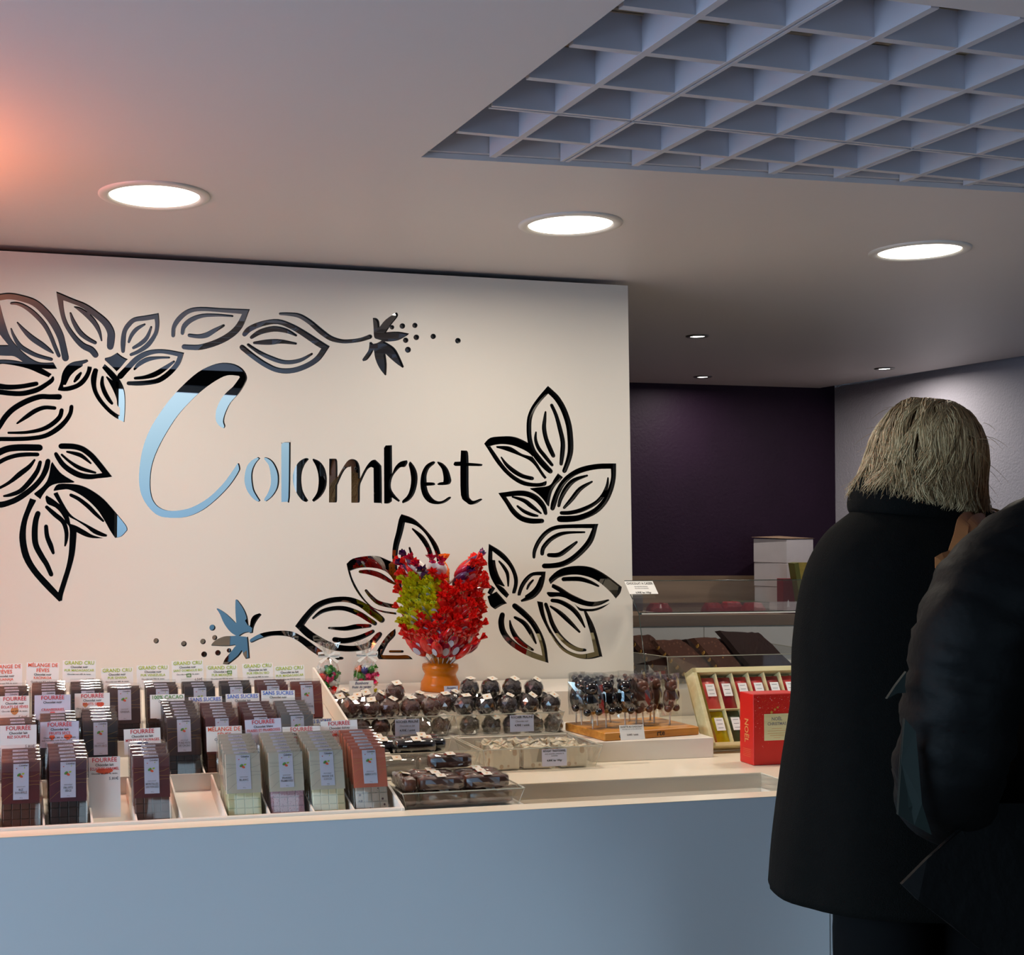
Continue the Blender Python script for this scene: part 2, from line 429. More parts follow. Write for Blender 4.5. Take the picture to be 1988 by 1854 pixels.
# floor
f = MB(); f.box(-4, 7, -1.7, 8.2, -0.05, 0, 'floor_tile'); struct(f.obj('floor'))

# low ceiling with the opening of the lattice, higher ceiling over the entrance
OPEN = [(0.881, 2.557), (0.909, 1.60), (3.9, 1.605), (3.9, 2.352)]
c = MB()
plate(c, [(-3.4, 0.90), (4.6, 0.90), (4.6, 7.8), (-3.4, 7.8)], [OPEN], CEIL, CEIL + 0.012, 'ceiling_paint', 'ceiling_paint', TUV)
# upstand above the cut edge and the front fascia towards the entrance
def upstand(a, b, z0, z1, m, t=0.012):
    A, Bv = Vector((a[0], a[1], 0)), Vector((b[0], b[1], 0)); d = (Bv - A).normalized(); n = Vector((d.y, -d.x, 0)) * t
    P = [A, Bv, Bv + n, A + n]
    c.prism([(p.x, p.y) for p in P], z0, z1, m, TUV)
for i in range(4): upstand(OPEN[i], OPEN[(i + 1) % 4], CEIL + 0.0125, CEIL + 0.14, 'ceiling_paint', -0.012)
c.box(-3.4, 4.6, 0.88, 0.90, CEIL, 3.0, 'dark_room', TUV)
struct(c.obj('ceiling'))
hc = MB(); hc.box(-4.0, 7.4, -1.9, 9.0, 3.0, 3.03, 'dark_room'); struct(hc.obj('ceiling'))

# slatted board above the lattice
sl = MB()
sl.box(0.87, 3.9, 1.59, 2.57, CEIL + 0.125, CEIL + 0.14, 'slat_wood', TUV)
for k in range(60):
    v = 1.60 + k * 0.016
    sl.box(0.87, 3.9, v, v + 0.011, CEIL + 0.115, CEIL + 0.1255, 'slat_wood', TUV)
struct(sl.obj('slatted_board'))

# lattice modules, four by four cells each
LY, LS = 0.2670, 0.1625
LO = (0.2293 * 0.97015, 2.7675 * 0.97015)
def clip_seg(p, q, poly):
    t0, t1 = 0.0, 1.0; n = len(poly)
    ar = sum(poly[i][0] * poly[(i + 1) % n][1] - poly[(i + 1) % n][0] * poly[i][1] for i in range(n)); sg = 1 if ar > 0 else -1
    for i in range(n):
        a, b = poly[i], poly[(i + 1) % n]; nx, ny = -(b[1] - a[1]) * sg, (b[0] - a[0]) * sg
        L = math.hypot(nx, ny); nx /= L; ny /= L
        d0 = (p[0] - a[0]) * nx + (p[1] - a[1]) * ny - 0.014; d1 = (q[0] - a[0]) * nx + (q[1] - a[1]) * ny - 0.014
        if d0 < 0 and d1 < 0: return None
        if d0 < 0: t0 = max(t0, d0 / (d0 - d1))
        elif d1 < 0: t1 = min(t1, d0 / (d0 - d1))
    if t1 - t0 < 1e-3: return None
    return [(p[0] + (q[0] - p[0]) * t, p[1] + (q[1] - p[1]) * t) for t in (t0, t1)]
ow = [tuple(W(u, v, 0)[:2]) for u, v in OPEN]
ce, se = math.cos(LY), math.sin(LY)
def LN(i, j): return (LO[0] + i * LS * ce + j * LS * se, LO[1] + i * LS * se - j * LS * ce)
def rib(mb, a, b, t=0.0150, z0=CEIL + 0.004, z1=CEIL + 0.066):
    s = clip_seg(a, b, ow)
    if not s: return False
    A, Bv = Vector((*s[0], 0)), Vector((*s[1], 0)); d = (Bv - A); 
    if d.length < 0.02: return False
    n = Vector((-d.y, d.x, 0)).normalized() * t / 2
    mb.prism([(p.x, p.y) for p in (A - n, Bv - n, Bv + n, A + n)], z0, z1, 'lattice'); return True
g = 0.0035 / LS
names = {(0, 0): 'over the wall side, first from the corner', (1, 0): 'over the wall side, second from the corner', (2, 0): 'over the wall side, third from the corner',
         (3, 0): 'over the wall side, fourth from the corner', (0, 1): 'nearer the entrance, first from the corner', (1, 1): 'nearer the entrance, second from the corner',
         (2, 1): 'nearer the entrance, third from the corner', (3, 1): 'nearer the entrance, fourth from the corner'}
for mi_, i0 in enumerate((-2, 2, 6, 10)):
    for mj, (j0, j1) in enumerate(((-2, 2), (2, 6))):
        mb = MB(); any_ = False
        for k in range(5):
            e_ = k in (0, 4); i = i0 + k + (g / 2 + 0.026 if k == 0 else (-g / 2 - 0.026 if k == 4 else 0)); any_ |= rib(mb, LN(i, j0 + g), LN(i, j1 - g), .0075 if e_ else .015)
        for k in range(j1 - j0 + 1):
            e_ = k in (0, j1 - j0); j = j0 + k + (g / 2 + 0.026 if k == 0 else (-g / 2 - 0.026 if e_ else 0)); any_ |= rib(mb, LN(i0 + g, j), LN(i0 + 4 - g, j), .0075 if e_ else .015, CEIL + 0.0046, CEIL + 0.0655)
        if any_:
            tag(mb.obj('ceiling_lattice'), 'white square-celled ceiling lattice module ' + names[(mi_, mj)], 'lattice', 'lattice modules in the ceiling opening')

# back room: purple wall, grey wall, hidden left part; side and front walls
VB = 6.540
w = MB(); w.box(0.6, 4.6, VB, VB + 0.1, 0, 3.0, 'purple', TB); struct(w.obj('wall_back'))
w = MB(); w.box(4.40, 4.50, 1.2, VB, 0, 3.0, 'grey_wall', TB); struct(w.obj('wall_right'))
w = MB(); w.box(-2.4, 1.985, 3.90, 3.98, 0, CEIL - 0.001, 'dark_room', TUV); w.box(1.905, 1.985, 3.98, 6.6, 0, CEIL - 0.001, 'dark_room', TUV); struct(w.obj('wall_left'))
# shop front with two tall windows towards the street
w = MB()
TF = Matrix(((1, 0, 0, 0), (0, 0, -1, -1.5), (0, 1, 0, 0), (0, 0, 0, 1)))
plate(w, [(-3.2, 0), (6.4, 0), (6.4, 3.0), (-3.2, 3.0)], [[(1.26, 0.12), (2.80, 0.12), (2.80, 2.52), (1.26, 2.52)]], 0, 0.15, 'dark_room', 'dark_room', TF)
struct(w.obj('wall_front'))
w = MB(); TL = Matrix(((0, 0, -1, -2.1), (1, 0, 0, 0), (0, 1, 0, 0), (0, 0, 0, 1)))
plate(w, [(-1.65, 0), (4.2, 0), (4.2, 3.0), (-1.65, 3.0)], [[(-1.3, 0.5), (2.3, 0.5), (2.3, 2.26), (-1.3, 2.26)]], 0, 0.1, 'dark_room', 'dark_room', TL); w.box(-3.2, -1.0, 4.2, 4.3, 0, 3.0, 'dark_room'); struct(w.obj('wall_side'))
w = MB(); w.box(6.3, 6.4, -1.7, 3.0, 0, 3.0, 'dark_room'); w.box(3.6, 6.4, 3.0, 3.1, 0, 3.0, 'dark_room'); struct(w.obj('wall_side'))
for n, (T, x0, x1, z0, z1, rz) in enumerate(((TF, 1.26, 2.80, 0.12, 2.52, 0), (TL, -1.3, 2.3, 0.5, 2.26, -math.pi / 2))):
    t = MB()
    for a, b in ((x0, x0 + 0.04), (x1 - 0.04, x1)): t.box(a, b, z0, z1, 0.05, 0.09, 'metal_white', T)
    for a, b in ((z0, z0 + 0.05), (z1 - 0.05, z1)): t.box(x0, x1, a, b, 0.05, 0.09, 'metal_white', T)
    o = struct(t.obj('window_%d' % (n + 1)))
    L = bpy.data.lights.new('window_daylight', 'AREA'); L.shape = 'RECTANGLE'; L.size = x1 - x0; L.size_y = z1 - z0
    L.cycles.is_portal = True
    lo = bpy.data.objects.new('window_daylight', L); COL.objects.link(lo); lo.location = T @ Vector(((x0 + x1) / 2, (z1 + z0) / 2, 0.17)); lo.rotation_euler = (math.radians(90), 0, rz)

# ceiling lights
def downlight(u, v, r, R, watts, glow, label, group, name, frame=W, col=KEY_COL):
    p = frame(u, v, CEIL); t = thing(name, label, 'ceiling light', p, YR, group)
    m = MB(); m.lathe([(r, -0.001), (r + 0.004, -0.006), (R - 0.006, -0.006), (R, -0.003), (R, 0.0)], 'metal_white' if r > 0.06 else 'metal_grey', n=64, cap=False); m.obj('trim_ring', t)
    m = MB(); m.lathe([(0.0001, -0.003), (r, -0.002)], glow, n=48, cap=False); m.obj('diffuser', t)
    L = bpy.data.lights.new('lamp_light', 'AREA'); L.shape = 'DISK'; L.size = r * 1.9; L.energy = watts; L.color = col; L.spread = math.radians(175)
    lo = bpy.data.objects.new('lamp_light', L); COL.objects.link(lo); lo.parent = t; lo.location = (0, 0, -0.012)
    return t
downlight(0.369, 3.030, 0.108, 0.134, KEY_W, 'lamp_glow', 'large round ceiling light on the orange-tinted side above the chocolate bars', 'large round downlights', 'downlight')
downlight(1.456, 3.031, 0.108, 0.134, KEY_W, 'lamp_glow', 'large round ceiling light in the middle, above the lollipop stand', 'large round downlights', 'downlight')
downlight(2.552, 3.061, 0.108, 0.134, KEY_W, 'lamp_glow', 'large round ceiling light above the blond customer', 'large round downlights', 'downlight')
for (x, y), lb in zip(((1354, 652), (1364, 731), (1717, 715)), ('small round spotlight nearest the large lights', 'small round spotlight beside the purple wall', 'small round spotlight beside the grey wall')):
    u, v = PZ(x, y, CEIL)
    downlight(u, v, 0.030, 0.048, SPOT_W, 'spot_glow', lb, 'small recessed spotlights', 'spotlight', col=(1, 0.93, 0.86))
# orange pendant hanging beyond the end of the sign
p = W(-0.52, 2.74, 0); t = thing('pendant_lamp', 'small orange pendant lamp beyond the end of the sign', 'lamp', (p.x, p.y, 1.93))
m = MB(); m.lathe([(0.01, 0.05), (0.05, 0.045), (0.075, 0.01), (0.08, -0.03), (0.07, -0.06)], 'orange_glow', n=32, cap=False); m.obj('lamp_shade', t)
m = MB(); m.tube([(0, 0, 0.045), (0, 0, 0.37)], 0.003, 'cut_edge'); m.obj('cord', t)
L = bpy.data.lights.new('bulb_light', 'POINT'); L.energy = ORANGE_W; L.color = (1, 0.26, 0.07); L.shadow_soft_size = 0.06
lo = bpy.data.objects.new('bulb_light', L); COL.objects.link(lo); lo.parent = t; lo.location = (0, 0, -0.0)
L = bpy.data.lights.new('uplight', 'SPOT'); L.energy = 62.0; L.color = (1, 0.24, 0.06); L.shadow_soft_size = 0.09; L.spot_size = math.radians(172); L.spot_blend = 0.6
lo = bpy.data.objects.new('uplight', L); COL.objects.link(lo); lo.parent = t; lo.location = (0, 0, 0.075); lo.rotation_euler = (math.pi, 0, 0)

# ------------------------------------------------------------------ sign panel with routed leaf ornament and lettering
# outlines are given on a drawing sheet; each sheet has its own origin and scale and is laid on the panel plane
SHEETS = {1: (0, 540, .20121), 2: (0, 840, .20121), 3: (300, 570, .20121), 4: (600, 570, .20121), 5: (240, 680, .20121), 6: (600, 820, .20121),
          7: (900, 730, .18879), 8: (900, 980, .17801), 9: (540, 980, .20121), 10: (270, 1130, .20121)}
VPAN = 3.70
# strokes: points x,y,width ; 'c' marks a sharp tip
STROKES = {
1: ["-150,240,45 -110,205,58 -60,185,65 0,182,65 90,172,65 200,190,65 330,235,70 430,320,75 510,420,75 575,540,72 605,640,65 632,770,68",
    "110,243,26 170,245,34 250,280,42 340,350,48 430,450,46 490,560,42 530,660,40 568,748,36", "108,488,16 130,550,30 190,650,45 280,710,45 370,750,40 495,783,34",
    "168,428,16 220,490,35 300,570,55 400,640,55 470,690,40 512,722,16", "-260,960,40 -190,1030,48 -110,1075,50 -20,1095,50 100,1110,50 220,1112,50 350,1080,50 440,1030,45 500,985,42 510,957,24",
    "-150,985,30 -90,1020,45 -20,1040,55 80,1052,50 200,1045,45 300,1028,45 352,1018,42", "922,740,60 880,690,65 800,650,60 720,570,50 640,450,45 600,330,45 578,172,58c 700,220,50 820,270,55 930,350,65 1020,430,70 1070,520,75 1070,600,75 1064,660,66",
    "720,277,14 770,300,40 850,360,55 920,440,50 960,520,35 980,602,16", "680,337,20 710,420,40 770,520,50 840,580,45 918,622,36",
    "1187,705,36 1188,620,50 1200,520,45 1240,450,48 1300,400,45 1400,385,50 1510,366,50c 1518,450,42 1500,540,42 1430,640,48 1340,705,38 1264,738,30",
    "1243,615,26 1270,550,38 1320,490,40 1396,446,20", "1288,672,30 1360,630,42 1420,570,40 1459,472,22",
    "1160,945,60 1230,870,55 1320,780,55 1420,725,50 1530,705,42 1640,715,45 1746,738,50c 1715,820,50 1650,900,50 1560,970,50 1480,1000,46 1350,1014,46 1240,1014,38",
    "1298,878,22 1340,830,42 1420,785,45 1520,768,28 1632,766,20", "1304,965,28 1400,955,38 1500,925,52 1590,870,45 1678,805,22", "720,995,26 750,955,42 780,915,24",
    "990,955,26 985,1020,40 1010,1100,45 1050,1170,40 1080,1208,28", "572,1145,55 480,1145,50 380,1145,52 250,1190,55 130,1260,55 50,1340,55 0,1420,50 -50,1490,48 -90,1552,44c -30,1552,42 50,1552,42",
    "40,1552,42 150,1552,42 300,1545,42 440,1520,45 560,1450,50 640,1370,45 680,1300,42 690,1240,40", "82,1492,22 250,1488,30 400,1460,40 500,1410,45 575,1340,45 595,1275,42",
    "166,1400,18 250,1340,40 340,1280,45 430,1248,40 528,1253,36"],
2: ["-320,480,45 -230,340,55 -120,240,62 -20,195,65 60,160,65 150,145,65 260,143,65 382,145,64", "-240,460,26 -160,360,36 -90,310,40 -20,290,42 60,250,42 160,220,42 260,210,40 362,210,38", "333,264,22 280,330,42 190,400,50 90,480,34 -20,540,26 -120,570,16",
    "388,285,36 360,370,45 290,470,50 200,560,45 100,600,35 38,611,20", "463,275,50 445,350,55 400,440,50 320,530,52 200,620,55 100,670,55 -20,695,60 -170,650,58 -270,560,52 -320,480,45",
    "590,130,54 640,130,55 720,135,55 800,160,55 880,220,55 950,300,55 1033,405,55c 950,418,45 860,425,50 770,410,55 680,365,55 610,310,50 560,240,45 540,205,38",
    "647,184,20 720,200,35 790,225,40 876,295,18", "596,213,22 680,285,30 780,345,40 920,386,22", "684,602,32 760,640,38 850,710,42 920,780,38 996,852,22",
    "366,780,52 345,850,55 335,960,60 345,1080,58 400,1190,55 450,1270,50 494,1368,44", "445,905,40 455,1000,45 490,1090,48 514,1160,30", "450,718,34 530,790,46 610,860,46 640,950,42 640,1030,35 628,1090,18"],
3: ["180,405,38 190,320,45 240,240,50 330,170,45 450,148,42 650,160,42 883,174,52c 820,310,65 730,400,65 600,470,60 450,515,55 350,518,52 285,513,50",
    "271,380,40 290,310,50 360,250,48 470,212,38 620,208,28 752,217,20", "336,402,36 420,412,42 500,400,52 580,355,42 667,308,26",
    "868,392,46 920,340,55 1040,290,50 1190,270,50 1330,320,55 1450,390,60 1570,470,65 1650,518,60c 1580,620,55 1480,690,52 1340,740,52 1200,740,50 1080,690,52 960,610,52 845,518,52",
    "936,422,34 1020,370,50 1150,340,55 1270,358,45 1366,403,22", "962,475,26 1100,468,55 1220,462,42 1364,482,22", "904,493,28 1000,560,38 1120,620,45 1260,662,42 1400,645,38 1518,582,22",
    "1212,195,26 1300,198,35 1400,215,45 1500,275,50 1600,360,55 1700,430,50 1800,458,40 1880,460,38 1990,445,38 2080,415,44"],
7: ["893,980,50 840,930,60 770,850,60 710,760,55 680,650,50 672,540,50 680,430,50 720,330,50 790,230,50 870,142,58c 960,230,60 1030,350,60 1080,500,60 1098,650,60 1098,780,58 1070,890,52 1037,975,48",
    "905,300,34 950,400,38 990,540,45 1020,680,48 1015,800,48 1003,905,36", "843,370,20 835,440,35 828,540,45 850,650,45 890,750,48 923,820,42", "745,578,18 740,650,32 770,740,38 840,830,40 910,915,32",
    "388,836,16 440,910,35 520,980,45 610,1030,42 705,1053,40", "915,1360,48 930,1300,58 965,1200,55 1030,1090,55 1120,1010,55 1230,960,58 1380,930,55 1541,926,56c 1540,1050,50 1510,1170,55 1450,1290,60 1350,1390,60 1200,1455,60 1080,1470,65 990,1470,64",
    "979,1335,32 1000,1260,42 1060,1150,52 1140,1070,45 1270,1024,22", "1034,1354,28 1110,1270,45 1200,1160,45 1320,1087,20", "1485,1048,16 1475,1130,32 1430,1230,40 1350,1310,40 1220,1375,45 1100,1405,42 1006,1408,38",
    "844,1412,38 820,1340,52 750,1260,60 660,1215,58 560,1205,55 398,1222,48c 450,1300,45 510,1390,52 590,1460,55 690,1490,55 806,1490,48", "502,1242,18 620,1280,42 700,1340,45 796,1412,18", "554,1338,22 620,1390,36 700,1425,36 760,1438,22"],
8: ["767,572,32 775,500,42 820,400,45 900,305,48 1000,250,45 1150,235,42 1438,232,48c 1390,370,65 1320,470,65 1200,580,62 1080,645,60 960,665,55 880,667,54",
    "857,534,42 870,470,48 940,385,48 1040,325,45 1150,303,30 1318,299,22", "930,548,44 1040,545,52 1140,480,48 1232,408,28", "388,616,20 440,680,36 480,760,38 487,885,18", "693,917,22 715,870,30 757,823,22",
    "1090,812,46 1180,808,48 1280,812,50 1380,842,40 1470,886,22", "897,1085,40 930,1180,42 970,1300,48 1040,1420,50 1140,1520,50 1240,1575,45 1325,1584,30", "966,1043,40 1060,1060,48 1180,1130,52 1260,1220,46 1321,1334,18",
    "949,1108,22 1040,1170,45 1140,1260,48 1264,1386,24", "558,1103,60 640,1170,65 740,1270,60 820,1400,60 870,1540,60 893,1686,55c 760,1640,60 620,1570,62 500,1480,65 430,1380,65 410,1280,65 423,1200,56",
    "560,1228,30 660,1290,50 730,1390,50 789,1510,20", "505,1264,16 520,1340,40 570,1440,55 650,1520,50 755,1582,26"],
9: ["1297,232,16 1380,310,45 1440,400,45 1475,500,42 1475,620,35", "1195,432,18 1195,520,28", "1268,416,20 1300,530,28", "790,645,28 880,650,48 980,680,50 1060,725,40 1126,762,20",
    "848,828,28 900,890,36 980,950,42 1140,985,40", "1000,1110,60 900,1030,70 800,960,60 700,920,55 600,912,52 480,930,55 370,980,60 280,1070,62 208,1167,68c 300,1250,75 400,1310,70 500,1360,70 620,1385,60 760,1385,55 880,1350,60 960,1270,60 980,1250,50",
    "338,1094,22 420,1030,38 530,1000,42 650,1002,45 780,1050,50 870,1105,48 935,1145,42", "490,1188,20 640,1195,42 760,1175,50 886,1168,34", "545,1300,50 640,1312,55 760,1290,50 860,1250,45 914,1222,38", "1080,1415,24 1200,1415,24"],
10: ["1088,565,42 1180,520,50 1300,495,45 1450,500,55 1560,550,60 1680,640,65 1780,705,55 1860,733,40 1960,735,26"],
}
POLYS = {
1: ["0,250 20,330 55,450 100,570 170,660 260,745 350,800 420,815 515,812 552,875 450,875 405,868 500,925 470,958 380,920 290,880 180,850 60,830 0,830 -100,860 -190,900 -265,975 -280,955 -200,860 -110,805 0,785 120,790 220,808 140,755 60,750 -30,745 -60,690 -30,645 80,645 0,545 -70,430 -130,260 -150,225 -60,225",
    "1132,718 1180,755 1235,783 1215,800 1165,860 1125,900 1075,850 1010,790 1012,770 1070,755",
    "780,795 840,783 853,800 835,815 798,830 795,850 740,885 700,920 675,950 650,1000 635,1030 610,1030 612,1050 660,1042 740,1015 800,960 835,900 845,850 885,855 885,880 860,950 810,1020 740,1065 650,1090 570,1085 558,1075 585,1000 600,920 640,850 700,810",
    "905,870 880,940 878,1010 900,1100 950,1190 1040,1290 1120,1350 1200,1390 1208,1290 1210,1160 1195,1060 1150,970 1080,890 1010,828 985,865 1085,985 1030,945 1022,955 1060,1020 1100,1100 1125,1170 1132,1228 1158,1250 1155,1325 1080,1275 1000,1190 950,1110 930,1040 935,960 948,885 930,870"],
2: ["505,280 545,340 600,400 715,470 705,482 560,490 480,520 420,590 390,642 335,600 330,585 400,530 450,470 475,400 490,310",
    "565,495 700,495 800,515 900,565 1000,640 1100,750 1215,890 1230,940 1175,1000 1110,1015 1060,940 1010,850 960,770 900,700 820,630 740,580 660,548 600,550 520,562 520,545",
    "555,572 600,660 660,760 720,820 830,880 940,940 1035,985 1030,1003 980,1000 900,970 830,910 740,850 680,820 665,805 680,880 740,900 830,950 900,990 1000,1018 900,1018 820,1000 740,960 735,1050 720,1180 690,1300 650,1430 610,1560 600,1620 570,1630 530,1590 420,1480 300,1340 220,1200 188,1050 190,950 215,830 260,710 290,632 345,650 345,665 300,750 262,860 250,980 262,1100 300,1220 370,1330 470,1440 562,1540 600,1420 640,1290 662,1170 670,1050 670,920 640,870 590,780 530,720 455,685 437,620 450,605 510,640 575,690 520,600 520,585"],
4: ["615,235 650,237 675,265 682,320 740,250 845,180 858,200 850,230 790,305 745,372 860,367 965,385 940,410 860,450 780,462 730,462 820,520 870,600 915,705 905,718 850,680 790,630 738,580 750,680 745,785 735,790 680,720 640,630 625,540 600,590 560,640 520,652 513,635 545,590 575,540 583,470 600,465 620,485 660,475 700,452 660,440 635,430 625,400 622,330"],
7: ["212,695 275,635 400,620 500,622 580,645 680,700 700,760 715,835 670,790 600,750 500,712 400,700 320,708 275,722 330,800 400,900 480,990 580,1060 680,1095 780,1100 850,1078 855,1100 835,1130 740,1140 620,1125 520,1075 420,990 330,880 260,770",
    "335,720 460,722 530,755 600,800 690,825 715,838 760,900 800,965 855,1045 835,1060 800,1020 740,930 680,870 600,830 500,790 400,755 338,738",
    "685,1155 760,1145 850,1135 900,1110 930,1060 970,1000 1022,1040 1000,1070 950,1120 910,1190 890,1270 880,1340 860,1330 820,1270 760,1210 690,1165"],
8: ["275,425 400,500 480,575 550,680 590,790 590,880 565,965 535,968 530,950 550,860 540,770 500,680 430,600 315,505 315,600 345,605 355,680 390,780 450,885 440,893 375,865 440,910 497,980 470,1018 380,930 300,800 270,680 268,560",
    "895,728 885,820 850,930 780,1010 700,1045 630,1060 622,1040 670,1010 670,990 740,940 790,880 830,790 845,785 845,770 760,775 700,830 650,910 620,990 590,990 590,960 620,870 680,785 760,735",
    "360,945 475,1075 420,1095 345,1140 290,1095 260,1000", "300,875 345,910 300,990 260,960",
    "935,800 1020,720 1120,680 1250,665 1380,678 1480,720 1590,790 1725,895 1710,960 1660,1022 1600,950 1500,860 1400,800 1270,765 1150,765 1050,790 990,830 950,865 935,840",
    "985,865 1060,900 1150,960 1250,1010 1350,1050 1450,1055 1580,1030 1592,1042 1500,1090 1400,1110 1300,1095 1200,1060 1180,1050 1270,1125 1400,1135 1500,1110 1600,1070 1510,1130 1420,1160 1340,1162 1400,1270 1450,1400 1510,1640 1500,1655 1400,1680 1300,1680 1200,1655 1080,1590 980,1470 900,1330 840,1200 800,1050 865,1062 880,1170 920,1300 1000,1440 1100,1560 1200,1615 1300,1630 1425,1605 1390,1430 1350,1290 1310,1160 1260,1150 1200,1070 1120,1020 1040,1000 945,1005 905,965 915,950 1050,955 960,900 965,870"],
9: ["1190,90 1300,130 1400,215 1500,330 1555,430 1575,550 1560,700 1530,700 1535,600 1525,500 1490,400 1420,280 1330,200 1225,170 1200,280 1165,400 1150,520 1150,640 1110,640 1100,500 1110,380 1140,260 1165,140",
    "660,570 720,520 850,495 960,495 1050,530 1130,570 1160,640 1180,700 1200,850 1160,830 1120,740 1060,660 980,620 880,605 780,610 695,638 720,720 790,850 870,950 960,1010 1140,1040 1140,1060 1040,1045 950,1018 860,960 780,870 720,770 680,660",
    "940,1430 1000,1330 1060,1250 1130,1195 1130,1260 1060,1340 1005,1450 1150,1452 1250,1452 1300,1490 1100,1492 970,1490"],
10: ["940,168 960,180 1010,250 1045,330 1058,420 1070,420 1080,360 1110,320 1165,300 1183,315 1140,370 1110,430 1100,490 1070,495 1065,485 1020,495 975,522 1040,530 1055,545 1070,735 1030,742 1005,700 1000,665 960,720 880,785 860,795 808,790 830,740 880,680 935,610 850,620 700,615 700,600 740,560 820,525 900,520 935,517 880,480 820,400 780,310 748,260 765,255 850,310 938,395 930,290 930,180"],
}
LETTERS = {
5: ["970,753 930,735 895,690 888,640 895,570 940,470 1000,400 1060,345 1120,262 1115,248 1020,240 940,265 820,340 700,440 540,610 420,790 330,960 280,1100 262,1220 262,1340 285,1440 340,1510 430,1547 540,1545 660,1515 780,1450 880,1370 990,1250 1100,1090 1115,1090 1125,1130 1118,1170 1040,1290 930,1410 800,1520 680,1585 560,1615 400,1612 310,1580 230,1500 170,1390 148,1250 160,1080 190,930 250,770 340,620 450,470 580,330 720,210 850,145 960,120 1070,133 1150,180 1190,250 1180,310 1120,410 1040,500 990,600 970,680 983,730",
    "1300,1030 1320,1042 1280,1090 1250,1160 1245,1240 1260,1340 1290,1400 1322,1450 1305,1462 1260,1440 1200,1370 1170,1290 1168,1210 1190,1120 1240,1060",
    "1360,1032 1400,1040 1450,1080 1490,1160 1502,1240 1490,1330 1440,1410 1380,1458 1358,1450 1360,1430 1395,1370 1420,1290 1418,1200 1400,1110 1360,1055",
    "1560,887 1610,887 1612,900 1605,1420 1580,1462 1522,1465 1522,930 1530,900",
    "1770,1040 1788,1052 1750,1100 1722,1170 1715,1250 1725,1340 1750,1400 1782,1450 1765,1465 1720,1445 1665,1370 1635,1270 1640,1170 1680,1090 1730,1050"],
6: ["40,350 100,375 150,440 172,540 160,640 110,720 45,768 28,750 75,680 92,590 88,500 65,420 35,365",
    "195,350 255,350 272,375 275,530 330,430 380,365 430,355 470,380 490,440 492,540 550,430 600,370 640,360 690,410 700,460 703,770 695,778 625,775 622,440 600,430 560,460 510,560 492,620 490,755 480,775 408,775 407,450 400,430 370,435 330,480 280,590 272,620 270,755 258,773 192,773",
    "740,222 800,220 802,495 830,430 880,380 945,365 950,390 925,430 880,435 820,500 795,560 790,630 820,690 878,755 865,768 800,725 800,760 770,782 725,782 723,270 725,245",
    "980,378 1020,430 1045,500 1045,580 1020,680 970,750 905,782 897,770 905,750 945,710 972,650 985,560 975,470 962,410 970,380",
    "1195,375 1218,385 1205,405 1160,445 1135,510 1135,578 1200,580 1218,595 1205,607 1135,612 1150,670 1190,730 1240,760 1290,755 1345,720 1368,718 1365,735 1310,775 1240,790 1160,775 1105,720 1078,640 1075,560 1090,480 1130,410",
    "1240,377 1290,395 1340,450 1370,540 1370,575 1345,600 1250,605 1238,593 1260,580 1295,575 1297,530 1280,450 1240,395",
    "1465,270 1520,272 1535,295 1540,390 1660,400 1672,412 1655,422 1540,420 1542,690 1560,740 1590,757 1655,735 1672,745 1620,780 1560,795 1515,770 1465,700 1460,420 1410,420 1393,405 1405,380 1460,378"],
}
DOTS = {4: "800,325,22 900,313,27 1021,307,25 1035,422,27 1198,413,26 1436,455,27 932,450,26 954,542,29", 10: "708,440,30 730,536,25 617,574,27 433,595,27 165,567,26 628,697,28 761,683,27 868,660,22"}
def on_panel(s, x, y, v=VPAN):
    ox, oy, k = SHEETS[s]; return PV(ox + x * k, oy + y * k, v)
def catmull(P, closed, sub, corner):
    n = len(P); out = []
    for i in range(n if closed else n - 1):
        a, b = P[i], P[(i + 1) % n]
        p0 = P[(i - 1) % n] if (closed or i > 0) else a; p3 = P[(i + 2) % n] if (closed or i + 2 < n) else b
        if corner[i]: p0 = a
        if corner[(i + 1) % n]: p3 = b
        for s in range(sub):
            t = s / sub
            out.append(tuple(0.5 * (2 * a[k] + (b[k] - p0[k]) * t + (2 * p0[k] - 5 * a[k] + 4 * b[k] - p3[k]) * t * t + (3 * a[k] - p0[k] - 3 * b[k] + p3[k]) * t ** 3) for k in range(len(a))))
    if not closed: out.append(tuple(P[-1]))
    return out
def smooth_poly(txt, s):
    P = [tuple(float(q) for q in w.split(',')) for w in txt.split()]; n = len(P); cor = []
    for i in range(n):
        a = (P[i][0] - P[i - 1][0], P[i][1] - P[i - 1][1]); b = (P[(i + 1) % n][0] - P[i][0], P[(i + 1) % n][1] - P[i][1])
        ang = abs(math.atan2(a[0] * b[1] - a[1] * b[0], a[0] * b[0] + a[1] * b[1])); cor.append(ang > math.radians(52))
    return [on_panel(s, *p) for p in catmull(P, True, 3, cor)]
